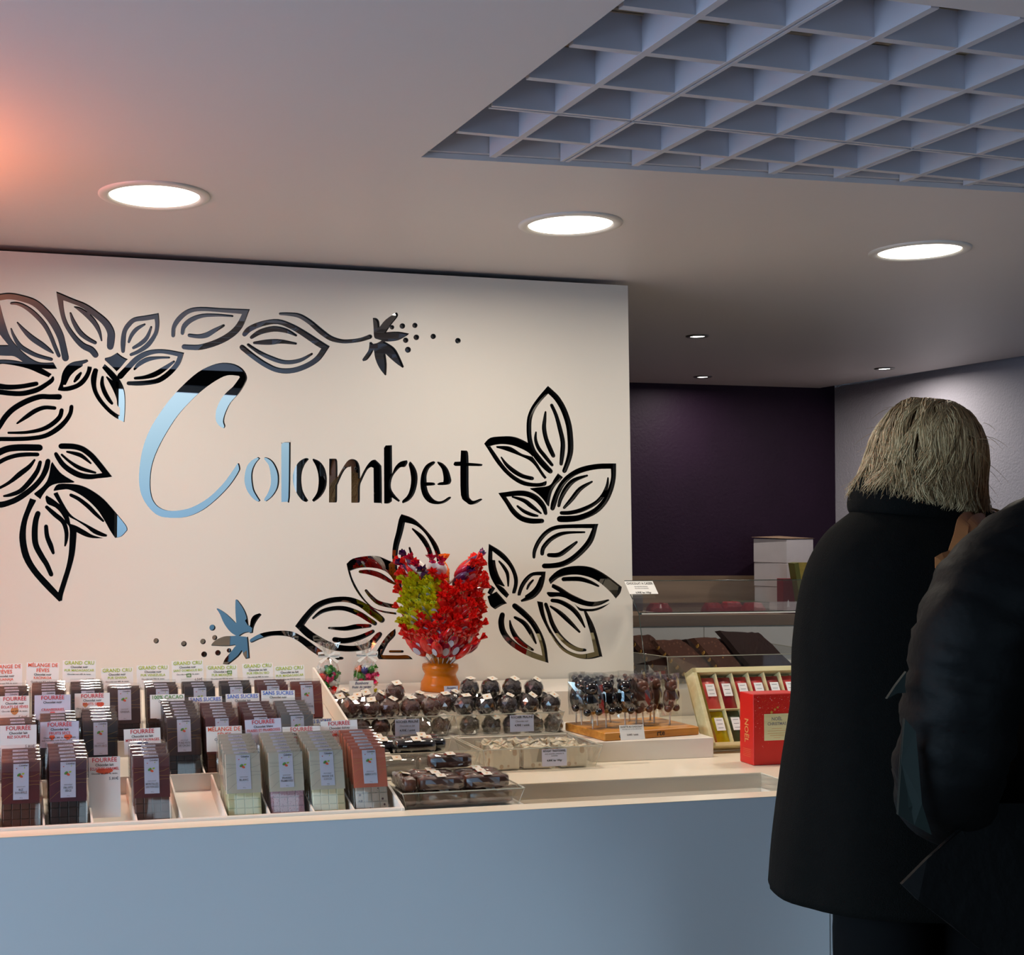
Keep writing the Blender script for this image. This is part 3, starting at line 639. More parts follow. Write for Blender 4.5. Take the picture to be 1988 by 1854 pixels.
def stroke_faces(txt, s):
    W_ = txt.split(); cor = [w.endswith('c') for w in W_]; P = [tuple(float(q) for q in w.rstrip('c').split(',')) for w in W_]
    faces = []; start = 0; cuts = [i for i, c_ in enumerate(cor) if c_]
    segs = []; a = 0
    for c_ in cuts + [len(P) - 1]: segs.append(P[a:c_ + 1]); a = c_
    smooth = [catmull(q, False, 4, [False] * len(q)) for q in segs]
    def nrm(p, q): L = math.hypot(q[0] - p[0], q[1] - p[1]) or 1; return (-(q[1] - p[1]) / L, (q[0] - p[0]) / L)
    for q in smooth:
        N = [nrm(q[max(0, i - 1)], q[min(len(q) - 1, i + 1)]) for i in range(len(q))]
        L = [(q[i][0] + N[i][0] * q[i][2] / 2, q[i][1] + N[i][1] * q[i][2] / 2) for i in range(len(q))]
        R = [(q[i][0] - N[i][0] * q[i][2] / 2, q[i][1] - N[i][1] * q[i][2] / 2) for i in range(len(q))]
        for i in range(len(q) - 1): faces.append([L[i], L[i + 1], R[i + 1], R[i]])
    for j in range(len(smooth) - 1):                      # mitred tips
        q, r = smooth[j], smooth[j + 1]; c_ = q[-1]; n1, n2 = nrm(q[-2], q[-1]), nrm(r[0], r[1]); h = c_[2] / 2
        cx_ = n1[0] * n2[1] - n1[1] * n2[0]; sg = -1 if cx_ > 0 else 1
        d = (n1[0] + n2[0], n1[1] + n2[1]); l2 = d[0] ** 2 + d[1] ** 2; k = min(2 * h / max(l2, .05) , 2.4 * h / math.sqrt(max(l2, .05)))
        faces.append([(c_[0], c_[1]), (c_[0] + sg * n1[0] * h, c_[1] + sg * n1[1] * h), (c_[0] + sg * d[0] * k, c_[1] + sg * d[1] * k), (c_[0] + sg * n2[0] * h, c_[1] + sg * n2[1] * h)])
    for e, o in ((smooth[0][0], smooth[0][1]), (smooth[-1][-1], smooth[-1][-2])):   # rounded ends
        r = e[2] / 2; faces.append([(e[0] + r * .98 * math.cos(a), e[1] + r * .98 * math.sin(a)) for a in [k * math.pi / 5 + .1 for k in range(10)]])
    return [[on_panel(s, *p) for p in f_] for f_ in faces]
holes = []; letter_holes = []
for s, L_ in STROKES.items():
    for t_ in L_: holes += stroke_faces(t_, s)
for s, L_ in POLYS.items():
    for t_ in L_: holes.append(smooth_poly(t_, s))
for s, t_ in DOTS.items():
    for w_ in t_.split():
        x, y, r = (float(q) for q in w_.split(',')); holes.append([on_panel(s, x + r * math.cos(a), y + r * math.sin(a)) for a in [k * math.pi / 8 for k in range(16)]])
for s, L_ in LETTERS.items():
    for t_ in L_: holes.append(smooth_poly(t_, s))
PT = 0.010
sign = thing('sign_panel', 'tall white wall panel with cut-out black leaf sprays and script lettering', 'sign', W(0, VPAN, 0), YR)
TS = RX(math.radians(90))           # local (x, y) -> (x, 0, y); local z -> -y
def PL(p): return p
mb = MB()
LEFT = -0.9
eps = 1e-5
plate(mb, [(LEFT, 0.80), (2.0005, 0.80), (1.9795, 2.2845), (LEFT, 2.2825)], holes, -PT, 0.0, 'panel_white', 'cut_edge', TS)
# plate() rims follow straight sides only, so close the slanting right side
pm = mb.obj('panel_face', sign)
mb = MB()
lp = [PV(x, y, VPAN + PT) for x, y in ((262, 1012), (945, 1012), (945, 858), (500, 700), (366, 700), (360, 722), (338, 752), (262, 862))]
mb.add([(x, 0.0104, z) for x, z in lp], [tuple(range(len(lp)))], 'dark_mirror'); mb.obj('lettering', sign)
mb = MB(); mb.box(LEFT, 1.96, 0.0108, 0.0128, 0.80, 2.27, 'dark_mirror'); mb.obj('leaf_ornament', sign)
mb = MB(); mb.box(LEFT, 1.955, 0.014, 0.075, 0.80, 2.26, 'panel_white'); mb.obj('backing_frame', sign)

# ------------------------------------------------------------------ counter
ZT = 0.90; VL = 2.566
PIT = (0.872, 1.870, 2.616, 2.818)           # the empty sunken part
UNIT = (-0.62, 0.868, 2.612, 3.40)           # opening that takes the bar display
ctr = thing('shop_counter', 'long shop counter with pale bluish front and cream worktop', 'counter', W(0, 0, 0), YR)
m = MB(); U0, U1 = -0.9, 3.1
m.box(U0, U1, VL, VL + 0.018, 0.09, 0.8985, 'laminate'); m.box(U0, U1, VL + 0.05, VL + 0.07, 0, 0.09, 'black_gap')
for u in (1.879, 1.887): m.box(u, u + 0.0012, VL - 0.0006, VL + 0.0003, 0.09, 0.862, 'ink')
m.obj('front_panel', ctr)
m = MB()
m.box(U0, U1, VL + 0.0185, PIT[2], 0.862, ZT, 'worktop'); m.box(U0, U1, VL - 0.0006, VL + 0.0186, 0.8988, ZT, 'worktop')
m.box(PIT[0], PIT[1], PIT[3], 3.69, 0.862, ZT, 'worktop'); m.box(PIT[1], 2.62, PIT[2], 3.69, 0.862, ZT, 'worktop')
m.box(U0, PIT[0] - 0.004, 3.41, 3.69, 0.862, ZT, 'worktop'); m.obj('worktop', ctr)
m = MB()
m.box(PIT[0], PIT[1], PIT[2], PIT[3], 0.822, 0.83, 'worktop'); m.box(PIT[0], PIT[1], PIT[3], PIT[3] + 0.012, 0.822, 0.898, 'display_white')
m.box(PIT[1], PIT[1] + 0.012, PIT[2], PIT[3], 0.822, 0.898, 'display_white')
m.box(0.878, 1.17, 2.64, 2.812, 0.83, 0.8868, 'display_white')
m.obj('sunken_tray', ctr)

# risers on the worktop
m = MB(); m.box(1.515, 1.866, 3.026, 3.35, 0, 0.052, 'display_white', bev=0.001)
tag(m.obj('display_riser', None, (0, 0, 0)), 'low white riser carrying the wooden lollipop board', 'display riser', 'white risers on the worktop')
bpy.context.scene.collection.objects['display_riser'].location = W(0, 0, ZT); bpy.context.scene.collection.objects['display_riser'].rotation_euler = YR
m = MB(); m.box(0.876, 1.51, 3.165, 3.35, 0, 0.052, 'display_white', bev=0.001); o = m.obj('display_riser')
tag(o, 'low white riser under the two acrylic trays of wrapped rochers', 'display riser', 'white risers on the worktop'); o.location = W(0, 0, ZT); o.rotation_euler = YR
m = MB(); m.box(-0.62, 1.93, 3.42, 3.688, 0, 0.13, 'display_white', bev=0.001); o = m.obj('display_shelf')
tag(o, 'long white raised shelf at the foot of the sign panel', 'shelf'); o.location = W(0, 0, ZT); o.rotation_euler = YR

# ------------------------------------------------------------------ bar display unit: sloping floor, dividers, ledges
def ramp(v): return 0.868 + (v - 2.64) * 0.262
ROW = {1: 2.655, 2: 2.845, 3: 3.025}         # foot of the front bar in each row
EDGE1 = [-0.26, -0.168, -0.074, 0.019, 0.112, 0.2085, 0.2985, 0.392, 0.486, 0.5785, 0.6745, 0.763, 0.866]
EDGE2 = [-0.26, -0.168, -0.074, 0.019, 0.103, 0.204, 0.284, 0.384, 0.472, 0.563, 0.656, 0.738, 0.830, 0.866]
EDGE3 = [-0.26, -0.168, -0.074, 0.012, 0.093, 0.181, 0.2705, 0.3615, 0.4535, 0.5435, 0.6355, 0.7205, 0.80, 0.866]
du = thing('bar_display', 'white sloping display with narrow compartments for chocolate bars', 'display unit', W(0, 0, 0), YR)
m = MB()
vs = [(u, v, ramp(v) + dz) for u in (UNIT[0] + .004, UNIT[1] - .004) for v in (UNIT[2] + .004, UNIT[3]) for dz in (-0.006, 0)]
m.add(vs, [(0, 1, 3, 2), (4, 6, 7, 5), (1, 5, 7, 3), (0, 2, 6, 4), (0, 4, 5, 1), (2, 3, 7, 6)], 'display_white'); m.obj('sloping_floor', du)
m = MB(); m.box(UNIT[0], UNIT[1], UNIT[2] + .003, UNIT[2] + 0.013, 0.85, 0.906, 'display_white', bev=0.001); m.obj('front_rim', du)
for u in (UNIT[0], UNIT[1]):
    m = MB(); T = T3(u - 0.003, 0, 0)
    m.prism([(UNIT[2], 0.87), (UNIT[3], ramp(UNIT[3])), (UNIT[3], ramp(UNIT[3]) + 0.05), (UNIT[2], 0.906)], -0.003, 0.003, 'display_white', T @ Matrix(((0, 0, 1, 0), (1, 0, 0, 0), (0, 1, 0, 0), (0, 0, 0, 1)))); m.obj('side_wall', du)
TD = Matrix(((0, 0, 1, 0), (1, 0, 0, 0), (0, 1, 0, 0), (0, 0, 0, 1)))
for r, E in ((1, EDGE1), (2, EDGE2), (3, EDGE3)):
    v0 = ROW[r] - 0.012 if r > 1 else UNIT[2] + 0.013; v1 = ROW[r + 1] - 0.012 if r < 3 else UNIT[3]
    for u in E[1:-1]:
        m = MB(); m.prism([(v0, ramp(v0)), (v1, ramp(v1)), (v1, ramp(v1) + 0.034), (v0, ramp(v0) + 0.034)], -0.002, 0.002, 'display_white', T3(u, 0, 0) @ TD); m.obj('divider', du)
    if r > 1:
        m = MB(); m.box(UNIT[0] + .004, UNIT[1] - .004, v0 - 0.004, v0, ramp(v0) - 0.004, ramp(v0) + 0.036, 'display_white'); m.obj('cross_ledge', du)

# ------------------------------------------------------------------ chocolate bars
BW, BH, LEAN = 0.077, 0.152, math.radians(17)
def bar_meshes(key, sleeve, choc, title, full=False):
    "returns a hidden-nothing prototype: parts of one bar, standing on z = 0, front face at y = 0"
    parts = {}
    m = MB(); m.box(-0.036, 0.036, 0.0022, 0.0085, 0.001, BH - 0.004, choc)
    for c_ in range(4):
        for r_ in range(8):
            x = -0.036 + 0.001 + c_ * 0.01775; z = 0.002 + r_ * 0.0185
            if z > 0.085 and not full: continue
            m.box(x, x + 0.0165, 0.0006, 0.0023, z, z + 0.0172, choc, bev=0.0006)
    parts['chocolate_slab'] = m
    m = MB()
    if not full:
        m.box(-0.0375, 0.0375, 0.0, 0.0105, 0.069, BH, sleeve)
        for k in range(4):                           # fine gold curves printed on the sleeve
            pts = [(-0.037 + 0.075 * t, -0.0002, 0.074 + 0.018 * k + 0.03 * t + 0.012 * math.sin(3 * t + k)) for t in [q / 6 for q in range(7)]]
            for a, b in zip(pts[:-1], pts[1:]): m.add([(a[0], -0.0002, a[2]), (b[0], -0.0002, b[2]), (b[0], -0.0002, b[2] + 0.0004), (a[0], -0.0002, a[2] + 0.0004)], [(0, 1, 2, 3)], 'ink_gold' if sleeve not in ('sleeve_cream',) else 'ink_grey')
    else:
        m.box(-0.0375, 0.0375, 0.0, 0.0105, BH - 0.02, BH, sleeve)
    parts['sleeve'] = m
    m = MB(); m.box(-0.0155, 0.0155, -0.0009, -0.0003, 0.077, 0.149, 'paper_cool'); m.box(-0.0155, 0.0155, -0.0009, 0.0112, BH + 0.0001, BH + 0.0006, 'paper_cool')
    T = T3(0, -0.0012, 0.0055) @ FACE
    for (x, y, a, b, c_, mm) in ((-.004, .121, .0045, .0028, .6, 'ink_green'), (0, .118, .0042, .0026, -.5, 'ink_orange'), (.004, .123, .003, .0018, .2, 'ink_lime'), (-.009, .134, .0014, .001, 0, 'ink_red'), (.007, .135, .0014, .001, 1, 'ink_lime')):
        m.add([(x + a * math.cos(t) * math.cos(c_) - b * math.sin(t) * math.sin(c_), y + a * math.cos(t) * math.sin(c_) + b * math.sin(t) * math.cos(c_)) for t in [k * math.pi / 4 for k in range(8)]], [tuple(range(8))], mm, T)
    m.text('Colombet', 0.004, 0.138, 0.006, 'ink', T, 'C', 0.018, 1, shear=.2)
    m.text('CHOCOLAT', 0, 0.096, 0.0032, 'ink_grey', T, 'C', 0.02, 1)
    for k, ln in enumerate(title): m.text(ln, 0, 0.089 - 0.006 * k, 0.0062, 'ink_grey', T, 'C', 0.027, 1)
    m.text('100 g', 0, 0.074, 0.0028, 'ink_grey', T, 'C', 0.02, 1)
    parts['label'] = m
    m = MB()                                         # cellophane: slightly bowed front, folded top and bottom
    n = 6; P = []
    for i in range(n + 1):
        x = -0.039 + 0.078 * i / n
        for z, y in ((0.0, 0.001), (0.03, -0.0035), (0.08, -0.0042), (0.13, -0.0035), (BH + 0.003, 0.0), (BH + 0.008, 0.006)):
            P.append((x, y - 0.0012 * math.sin(math.pi * i / n) + 0.0009 * math.sin(i * 2.1 + z * 90), z))
    F_ = [(i * 6 + j, (i + 1) * 6 + j, (i + 1) * 6 + j + 1, i * 6 + j + 1) for i in range(n) for j in range(5)]
    m.add(P, F_, 'cello', smooth=True)
    m.add([(-0.039, 0.0005, 0), (-0.039, 0.0005, BH + .003), (-0.042, 0.009, BH + .003), (-0.042, 0.009, 0)], [(0, 1, 2, 3)], 'cello')
    m.add([(0.039, 0.0005, 0), (0.039, 0.0005, BH + .003), (0.042, 0.009, BH + .003), (0.042, 0.009, 0)], [(3, 2, 1, 0)], 'cello')
    parts['cellophane'] = m
    return parts
_bars = {}
def bar_at(key, sleeve, choc, title, u, v, label, group, full=False, tilt=0):
    k = (key, tuple(title)); z = ramp(v) + 0.002
    rot = Euler((-LEAN, 0, 0)).to_matrix().to_4x4(); R = Matrix.Rotation(YAW, 4, 'Z') @ Matrix.Rotation(tilt, 4, 'Z') @ Matrix.Rotation(-LEAN, 4, 'X')
    if k not in _bars:
        t = thing('chocolate_bar', label, 'chocolate bar', group=group)
        for nm, mb_ in bar_meshes(key, sleeve, choc, title, full).items(): mb_.obj(nm, t)
        _bars[k] = t; r = t
    else:
        r = dup(_bars[k], (0, 0, 0), (0, 0, 0), label, group)
    r.location = W(u, v, z); r.rotation_euler = R.to_euler(); return r
random.seed(5)
TONE = {'maroon': ('sleeve_maroon', 'choc_milk', 'maroon-sleeved'), 'plum': ('sleeve_plum', 'choc_dark', 'plum-sleeved'), 'black': ('sleeve_black', 'choc_black', 'black-sleeved'),
        'brown': ('sleeve_brown', 'choc_dark', 'dark brown-sleeved'), 'cream': ('sleeve_cream', 'choc_white', 'cream-sleeved white chocolate'), 'pink': ('sleeve_cream', 'choc_pink', 'cream-sleeved pink-flecked'),
        'ivory': ('sleeve_cream', 'choc_ivory', 'cream-sleeved ivory'), 'salmon': ('sleeve_salmon', 'choc_fruit', 'salmon-sleeved fruit-studded'), 'rust': ('sleeve_rust', 'choc_milk', 'rust-sleeved'),
        'blue': ('sleeve_maroon', 'choc_milk', 'maroon-sleeved blue-topped'), 'bw': ('sleeve_grey', 'choc_white', 'grey-sleeved')}
# row, left, right edge, tone, how many, title, card it belongs to
STACKS = [
 (1, -0.160, -0.083, 'plum', 4, ('NOISETTES',), 'end hazelnut'), (1, -0.253, -0.176, 'black', 3, ('ORANGE',), 'outer end orange'), (2, -0.160, -0.083, 'maroon', 3, ('CARAMEL',), 'end caramel'), (2, -0.066, 0.011, 'plum', 3, ('CARAMEL',), 'second caramel'), (2, -0.253, -0.176, 'brown', 3, ('CAFÉ',), 'outer end coffee'), (3, -0.160, -0.083, 'black', 3, ('ÉQUATEUR',), 'outer blend'), (3, -0.253, -0.176, 'maroon', 3, ('LAIT',), 'outermost milk'),
 (1, 0.029, 0.104, 'maroon', 5, ('RIZ', 'SOUFFLÉ'), 'puffed rice'), (1, 0.123, 0.200, 'plum', 6, ('FRUITS', 'SECS'), 'milk dried fruit'), (1, 0.296, 0.373, 'maroon', 5, ('MYRTILLES', 'SAUVAGES'), 'wild blueberry'),
 (1, 0.492, 0.569, 'cream', 7, ('BLANC',), 'white bean blend'), (1, 0.586, 0.663, 'pink', 7, ('FRAISES', 'FRAMBOISES'), 'strawberry and raspberry'), (1, 0.677, 0.754, 'ivory', 7, ('NOIX DE', 'COCO'), 'coconut'), (1, 0.774, 0.851, 'salmon', 7, ('ABRICOTS',), 'apricot dulcey'),
 (2, 0.024, 0.100, 'brown', 3, ('ÉCLATS', 'DE FÈVES'), 'bean chips'), (2, 0.112, 0.189, 'black', 4, ('CRANBERRIES',), 'cranberry'), (2, 0.205, 0.281, 'black', 5, ('FRUITS SECS',), 'dark dried fruit'),
 (2, 0.392, 0.469, 'brown', 7, ('PURE PÂTE', 'DE CACAO'), 'hundred percent cocoa'), (2, 0.480, 0.557, 'maroon', 6, ('SANS', 'SUCRES'), 'sugar-free hazelnut milk'), (2, 0.571, 0.648, 'blue', 6, ('SANS', 'SUCRES'), 'sugar-free milk'), (2, 0.659, 0.733, 'bw', 6, ('SANS', 'SUCRES'), 'sugar-free dark'),
 (3, -0.07, 0.004, 'brown', 2, ('GUANAJA',), 'far end blend'), (3, 0.014, 0.090, 'black', 3, ('GUANAJA',), 'first bean blend'), (3, 0.098, 0.175, 'brown', 4, ('KACINKOA',), 'second bean blend'), (3, 0.190, 0.266, 'black', 4, ('MADAGASCAR',), 'first grand cru'), (3, 0.276, 0.352, 'brown', 2, ('GHANA',), 'second grand cru'),
 (3, 0.367, 0.443, 'brown', 3, ('VENEZUELA',), 'third grand cru'), (3, 0.458, 0.534, 'black', 3, ('SAINT', 'DOMINGUE'), 'fourth grand cru'), (3, 0.548, 0.624, 'black', 3, ('MEXIQUE',), 'fifth grand cru'), (3, 0.640, 0.716, 'maroon', 3, ('PÉROU',), 'milk grand cru'), (3, 0.727, 0.799, 'rust', 2, ('MADAGASCAR',), 'last milk grand cru'),
]
ROWN = {1: 'front row', 2: 'middle row', 3: 'back row'}
for (r, ua, ub, tone, n, title, nm) in STACKS:
    sl_, ch, desc = TONE[tone]; u = (ua + ub) / 2; grp = 'bars filed in the %s %s stack' % (ROWN[r], nm)
    for k in range(n):
        v = ROW[r] + k * 0.0165
        lb = ('foremost %s bar of the %s %s stack' % (desc, ROWN[r], nm)) if k == 0 else ('%s bar filed behind the foremost of the %s %s stack' % (desc, ROWN[r], nm))
        bar_at(tone, sl_, ch, title, u + (0 if k == 0 else random.uniform(-.0015, .0015)), v, lb, grp, tone == 'rust' and False)

# ------------------------------------------------------------------ price cards in the display
NC = [0]
def card(u0, u1, ztop, v, lines, label, name='price_card', h=0.055, paper='paper', price=None, tilt=0.0, lean=0.26, blob=None, bio=False, z_foot=None, grp='price cards in the bar display', w_t=0.0008):
    "lines: (text, height, ink, y below the top)"
    w_ = u1 - u0; t = W((u0 + u1) / 2, v, ztop)
    mb = MB(); T = FACE.copy(); hh = h if z_foot is None else ztop - z_foot
    mb.box(-w_ / 2, w_ / 2, 0, w_t, -hh, 0, paper)
    T = T3(0, -0.0003, 0) @ FACE
    if blob:
        for (x, y, rx, ry, mm) in blob: mb.add([(x + rx * math.cos(a), y + ry * math.sin(a) * (1 + .2 * math.sin(3 * a))) for a in [k * math.pi / 8 for k in range(16)]], [tuple(range(16))], mm, T3(0, -0.0002, 0) @ FACE)
    for s_, hgt, ink, y in lines: mb.text(s_, 0, -y, hgt, ink, T, 'C', w_ * 0.92, 2 if hgt > 0.006 else 1)
    if price: mb.text(price, w_ / 2 - 0.004, -hh + 0.004 if z_foot is None and hh < .06 else -0.048, 0.0085, 'ink_grey', T, 'R', 0.024, 1)
    if bio:
        x, y = 0.014 * (1 if bio == 2 else 0), -0.033 if bio == 1 else -0.014; x = 0.02 if bio == 2 else 0.002
        mb.box(x - .006, x + .006, -0.0005, -0.0004, y - 0.009, y, 'ink_green'); mb.text('AB', x, y - 0.007, 0.007, 'paper', T3(0, -0.0005, 0) @ FACE, 'C', 0.01, 1)
    o = mb.obj(name); o.location = t; o.rotation_euler = (Matrix.Rotation(YAW, 4, 'Z') @ Matrix.Rotation(tilt, 4, 'Y') @ Matrix.Rotation(-lean, 4, 'X')).to_euler()
    tag(o, label, 'price card', grp); return o
def card_px(x0, x1, y, v, *a, **k):
    (u0, z0), (u1, z1) = PV(x0, y, v), PV(x1, y, v); return card(u0, u1, z0, v, *a, **k)
R_, O_, L_, B_, G_, K_, Y_ = 'ink_red', 'ink_orange', 'ink_lime', 'ink_blue', 'ink_green', 'ink', 'ink_grey'
V1, V2, V3 = ROW[1] + 0.0165 * 7 + 0.014, ROW[2] + 0.0165 * 7 + 0.014, ROW[3] + 0.0165 * 5 + 0.05
V1, V2, V3 = 2.822, 3.002, 3.19
def cardset(x0, x1, y, v, head, ink, sub, name, nink, small, label, **k):
    ls = []; yy = 0.0105
    for hd in head: ls.append((hd, 0.0125, ink, yy)); yy += 0.0125
    yy -= 0.004; ls.append((sub, 0.0074, K_, yy)); yy += 0.0085
    for nm_ in name: ls.append((nm_, 0.0082, nink, yy)); yy += 0.0085
    for s_ in small: ls.append((s_, 0.005, K_, yy)); yy += 0.0055
    return card_px(x0, x1, y, v, ls, label, **k)
cs = '% de cacao.'
cardset(-22, 43, 1290, V3, ['MÉLANGE DE', 'FÈVES'], O_, 'Chocolat noir', ['GUANAJA'], O_, ['Chocolat noir 70% de cacao.'], 'orange-headed bean blend card at the very end of the back row', tilt=-.01)
cardset(52, 115, 1287, V3, ['MÉLANGE DE', 'FÈVES'], O_, 'Chocolat noir', ['KACINKOA'], O_, ['Chocolat noir 85% de cacao.'], 'orange-headed bean blend card reading KACINKOA', price='5.30€', tilt=.03)
cardset(122, 186, 1282.5, V3, ['GRAND CRU'], L_, 'Chocolat noir', ['PUR MADAGASCAR'], L_, ['Chocolat noir 64% de cacao.'], 'lime-headed GRAND CRU card reading PUR MADAGASCAR over dark bars', price='6.50€', tilt=.02)
cardset(196, 258, 1297, V3, ['GRAND CRU'], L_, 'Chocolat noir', ['PUR GHANA'], L_, ['Chocolat noir 68% de cacao.'], 'lime-headed GRAND CRU card reading PUR GHANA', tilt=-.01)
cardset(265, 328, 1292, V3, ['GRAND CRU'], L_, 'Chocolat noir', ['PUR VENEZUELA'], L_, ['Chocolat noir 72% de cacao.'], 'lime-headed GRAND CRU card reading PUR VENEZUELA', price='6.50€')
cardset(333, 394, 1283, V3, ['GRAND CRU'], L_, 'Chocolat noir', ['SAINT DOMINGUE BIO'], L_, ['Chocolat noir 72% de cacao.'], 'lime-headed GRAND CRU card reading SAINT DOMINGUE BIO', price='6.50€', bio=1, tilt=-.02)
cardset(400, 460, 1292, V3, ['GRAND CRU'], L_, 'Chocolat noir', ['PUR MEXIQUE'], L_, ['Chocolat noir 75% de cacao.'], 'lime-headed GRAND CRU card reading PUR MEXIQUE', bio=2)
cardset(470, 529, 1288.5, V3, ['GRAND CRU'], L_, 'Chocolat au lait', ['PUR PÉROU BIO'], L_, ['Chocolat lait 48% de cacao.'], 'lime-headed GRAND CRU card reading PUR PÉROU BIO', tilt=-.02)
cardset(532, 590, 1293, V3, ['GRAND CRU'], L_, 'Chocolat au lait', ['PUR MADAGASCAR'], L_, ['Chocolat lait 33% de cacao.'], 'lime-headed GRAND CRU card for milk chocolate, last of the back row', tilt=-.03)
nuts = [(-0.016, -0.033, .006, .005, 'ink_orange'), (0.018, -0.033, .009, .0055, 'ink_orange')]
cardset(0, 57, 1352, V2, ['FOURRÉE'], R_, 'Chocolat noir', ['ÉCLATS DE FÈVES'], R_, ['Chocolat noir 67% de cacao.'], 'red-headed FOURRÉE card reading ÉCLATS DE FÈVES', price='5.80€', blob=[(0, -.034, .009, .008, 'ink_tan')])
cardset(67, 137, 1350, V2 - .04, ['FOURRÉE'], R_, 'Chocolat noir', ['', 'CRANBERRIES'], R_, ['Chocolat noir 67% de cacao.'], 'red-headed FOURRÉE card reading CRANBERRIES', paper='paper_cool', blob=[(0, -.041, .006, .004, 'ink_red')])
cardset(145, 213, 1346.5, V2 - .02, ['FOURRÉE'], R_, 'Chocolat noir', ['FRUITS SECS'], R_, ['Chocolat noir et lait de cacao, fruits', 'et raisin vanille de chai'], 'red-headed FOURRÉE card reading FRUITS SECS above black bars', blob=[(-0.016, -0.026, .006, .0055, 'ink_tan'), (0.018, -0.026, .009, .0055, 'ink_orange')])
cardset(291, 358, 1349, V2, ['100% CACAO'], G_, 'Chocolat noir', [], R_, [], 'green-headed card reading 100% CACAO', price='6.50€', tilt=.0)
cardset(366, 431, 1353.5, V2, ['SANS SUCRES'], B_, 'Chocolat lait', [''], R_, ['Chocolat lait 41% de cacao. Noisettes', 'torréfiées'], 'blue-headed SANS SUCRES card above maroon bars, nearest the 100% CACAO card')
cardset(438, 503, 1347.5, V2, ['SANS SUCRES'], B_, 'Chocolat lait', [''], R_, ['Chocolat lait 41% de cacao.'], 'blue-headed SANS SUCRES card in the middle of three')
cardset(507, 572, 1341, V2, ['SANS SUCRES'], B_, 'Chocolat noir', [''], R_, ['Chocolat lait 36% de cacao. Noisettes', 'torréfiées'], 'blue-headed SANS SUCRES card for dark chocolate above grey bars', price='5.80€', tilt=.02)
cardset(590, 644, 1396, 2.96, ['SANS SUCRES'], B_, 'Chocolat noir', [''], R_, ['Chocolat lait 41% de cacao.'], 'half-hidden pale SANS SUCRES card low behind the coconut card', z_foot=0.953)
cardset(0, 71, 1409, V1 - .02, ['FOURRÉE'], R_, 'Chocolat lait', ['RIZ SOUFFLÉ'], R_, [], 'red-headed FOURRÉE card reading RIZ SOUFFLÉ', price='5.80€', z_foot=.966)
cardset(78, 153, 1402, V1, ['FOURRÉE'], R_, 'Chocolat lait', ['FRUITS SECS'], R_, ['Chocolat lait 38% de cacao. Fruits', 'secs torréfiés, noix de pécan, noisettes', 'et amandes)'], 'red-headed FOURRÉE card reading FRUITS SECS above plum bars', paper='paper_cool', price='5.80€', blob=nuts)
cardset(172, 233, 1470.5, 2.73, ['FOURRÉE'], R_, 'Chocolat lait', ['ÉCLATS DE CARAMEL'], R_, ['Chocolat lait 38% de cacao.'], 'tall FOURRÉE card reading ÉCLATS DE CARAMEL in an empty compartment', price='5.80€', z_foot=ramp(2.73) + .002, blob=[(0.0, -.029, .018, .006, 'ink_orange')])
cardset(240, 311, 1415.5, V1, ['FOURRÉE'], R_, 'Chocolat au lait', ['MYRTILLES SAUVAGES'], R_, [], 'red-headed FOURRÉE card reading MYRTILLES SAUVAGES', price='5.80€', tilt=-.02, blob=[(-.006, -.034, .006, .005, 'ink_pen'), (.007, -.034, .006, .005, 'ink_pen')])
cardset(400, 469, 1411, V1, ['MÉLANGE DE', 'FÈVES'], O_, 'Chocolat blanc', [], O_, [], 'orange-headed MÉLANGE DE FÈVES card for white chocolate', price='5.30€', tilt=.0)
cardset(475, 545, 1397, V1, ['FOURRÉE'], R_, 'Chocolat blanc', ['FRAISES ET FRAMBOISES'], R_, [], 'red-headed FOURRÉE card reading FRAISES ET FRAMBOISES', paper='paper_cool', price='5.80€', tilt=-.03)
cardset(548, 621, 1411.5, V1 - .01, ['FOURRÉE'], R_, 'Chocolat blanc', ['NOIX DE COCO', 'CARAMÉLISÉE'], R_, [], 'red-headed FOURRÉE card reading NOIX DE COCO CARAMÉLISÉE', price='5.80€', blob=[(.006, -.036, .010, .005, 'ink_tan')])
cardset(622, 693, 1400, V1, ['FOURRÉE'], R_, 'Chocolat dulcey', ['ABRICOTS SECS ET', 'CRANBERRIES'], R_, [], 'red-headed FOURRÉE card reading ABRICOTS SECS ET CRANBERRIES', price='6.50€', tilt=-.02, blob=[(-.014, -.031, .008, .003, 'ink_orange')])

# ------------------------------------------------------------------ acrylic trays
def tray(u0, u1, v0, v1, z0, z1, label, taper=0.016, th=0.0016):
    t = thing('acrylic_tray', label, 'tray', W((u0 + u1) / 2, (v0 + v1) / 2, z0), YR, 'clear acrylic trays on the counter')
    a, b, h = (u1 - u0) / 2, (v1 - v0) / 2, z1 - z0; k = taper
    m = MB(); P = [(-a + k, -b + k * .6, 0.0015), (a - k, -b + k * .6, 0.0015), (a - k, b - k * .6, 0.0015), (-a + k, b - k * .6, 0.0015), (-a, -b, h), (a, -b, h), (a, b, h), (-a, b, h)]
    m.add(P, [(0, 1, 2, 3), (0, 4, 5, 1), (1, 5, 6, 2), (2, 6, 7, 3), (3, 7, 4, 0)], 'acrylic'); m.obj('tray_body', t)
    m = MB()
    for x0, x1, y0, y1 in ((-a, a, -b - th, -b + th), (-a, a, b - th, b + th), (-a - th, -a + th, -b, b), (a - th, a + th, -b, b)): m.box(x0, x1, y0, y1, h - 0.0016, h + 0.0004, 'acrylic_edge')
    for i in range(4): m.tube([P[i], P[i + 4]], 0.0008, 'acrylic_edge', n=4)
    m.obj('rim', t); return t
tray(0.882, 1.186, 3.172, 3.398, 0.9525, 1.010, 'acrylic tray heaped with wrapped milk rochers, beside the back row of bars')
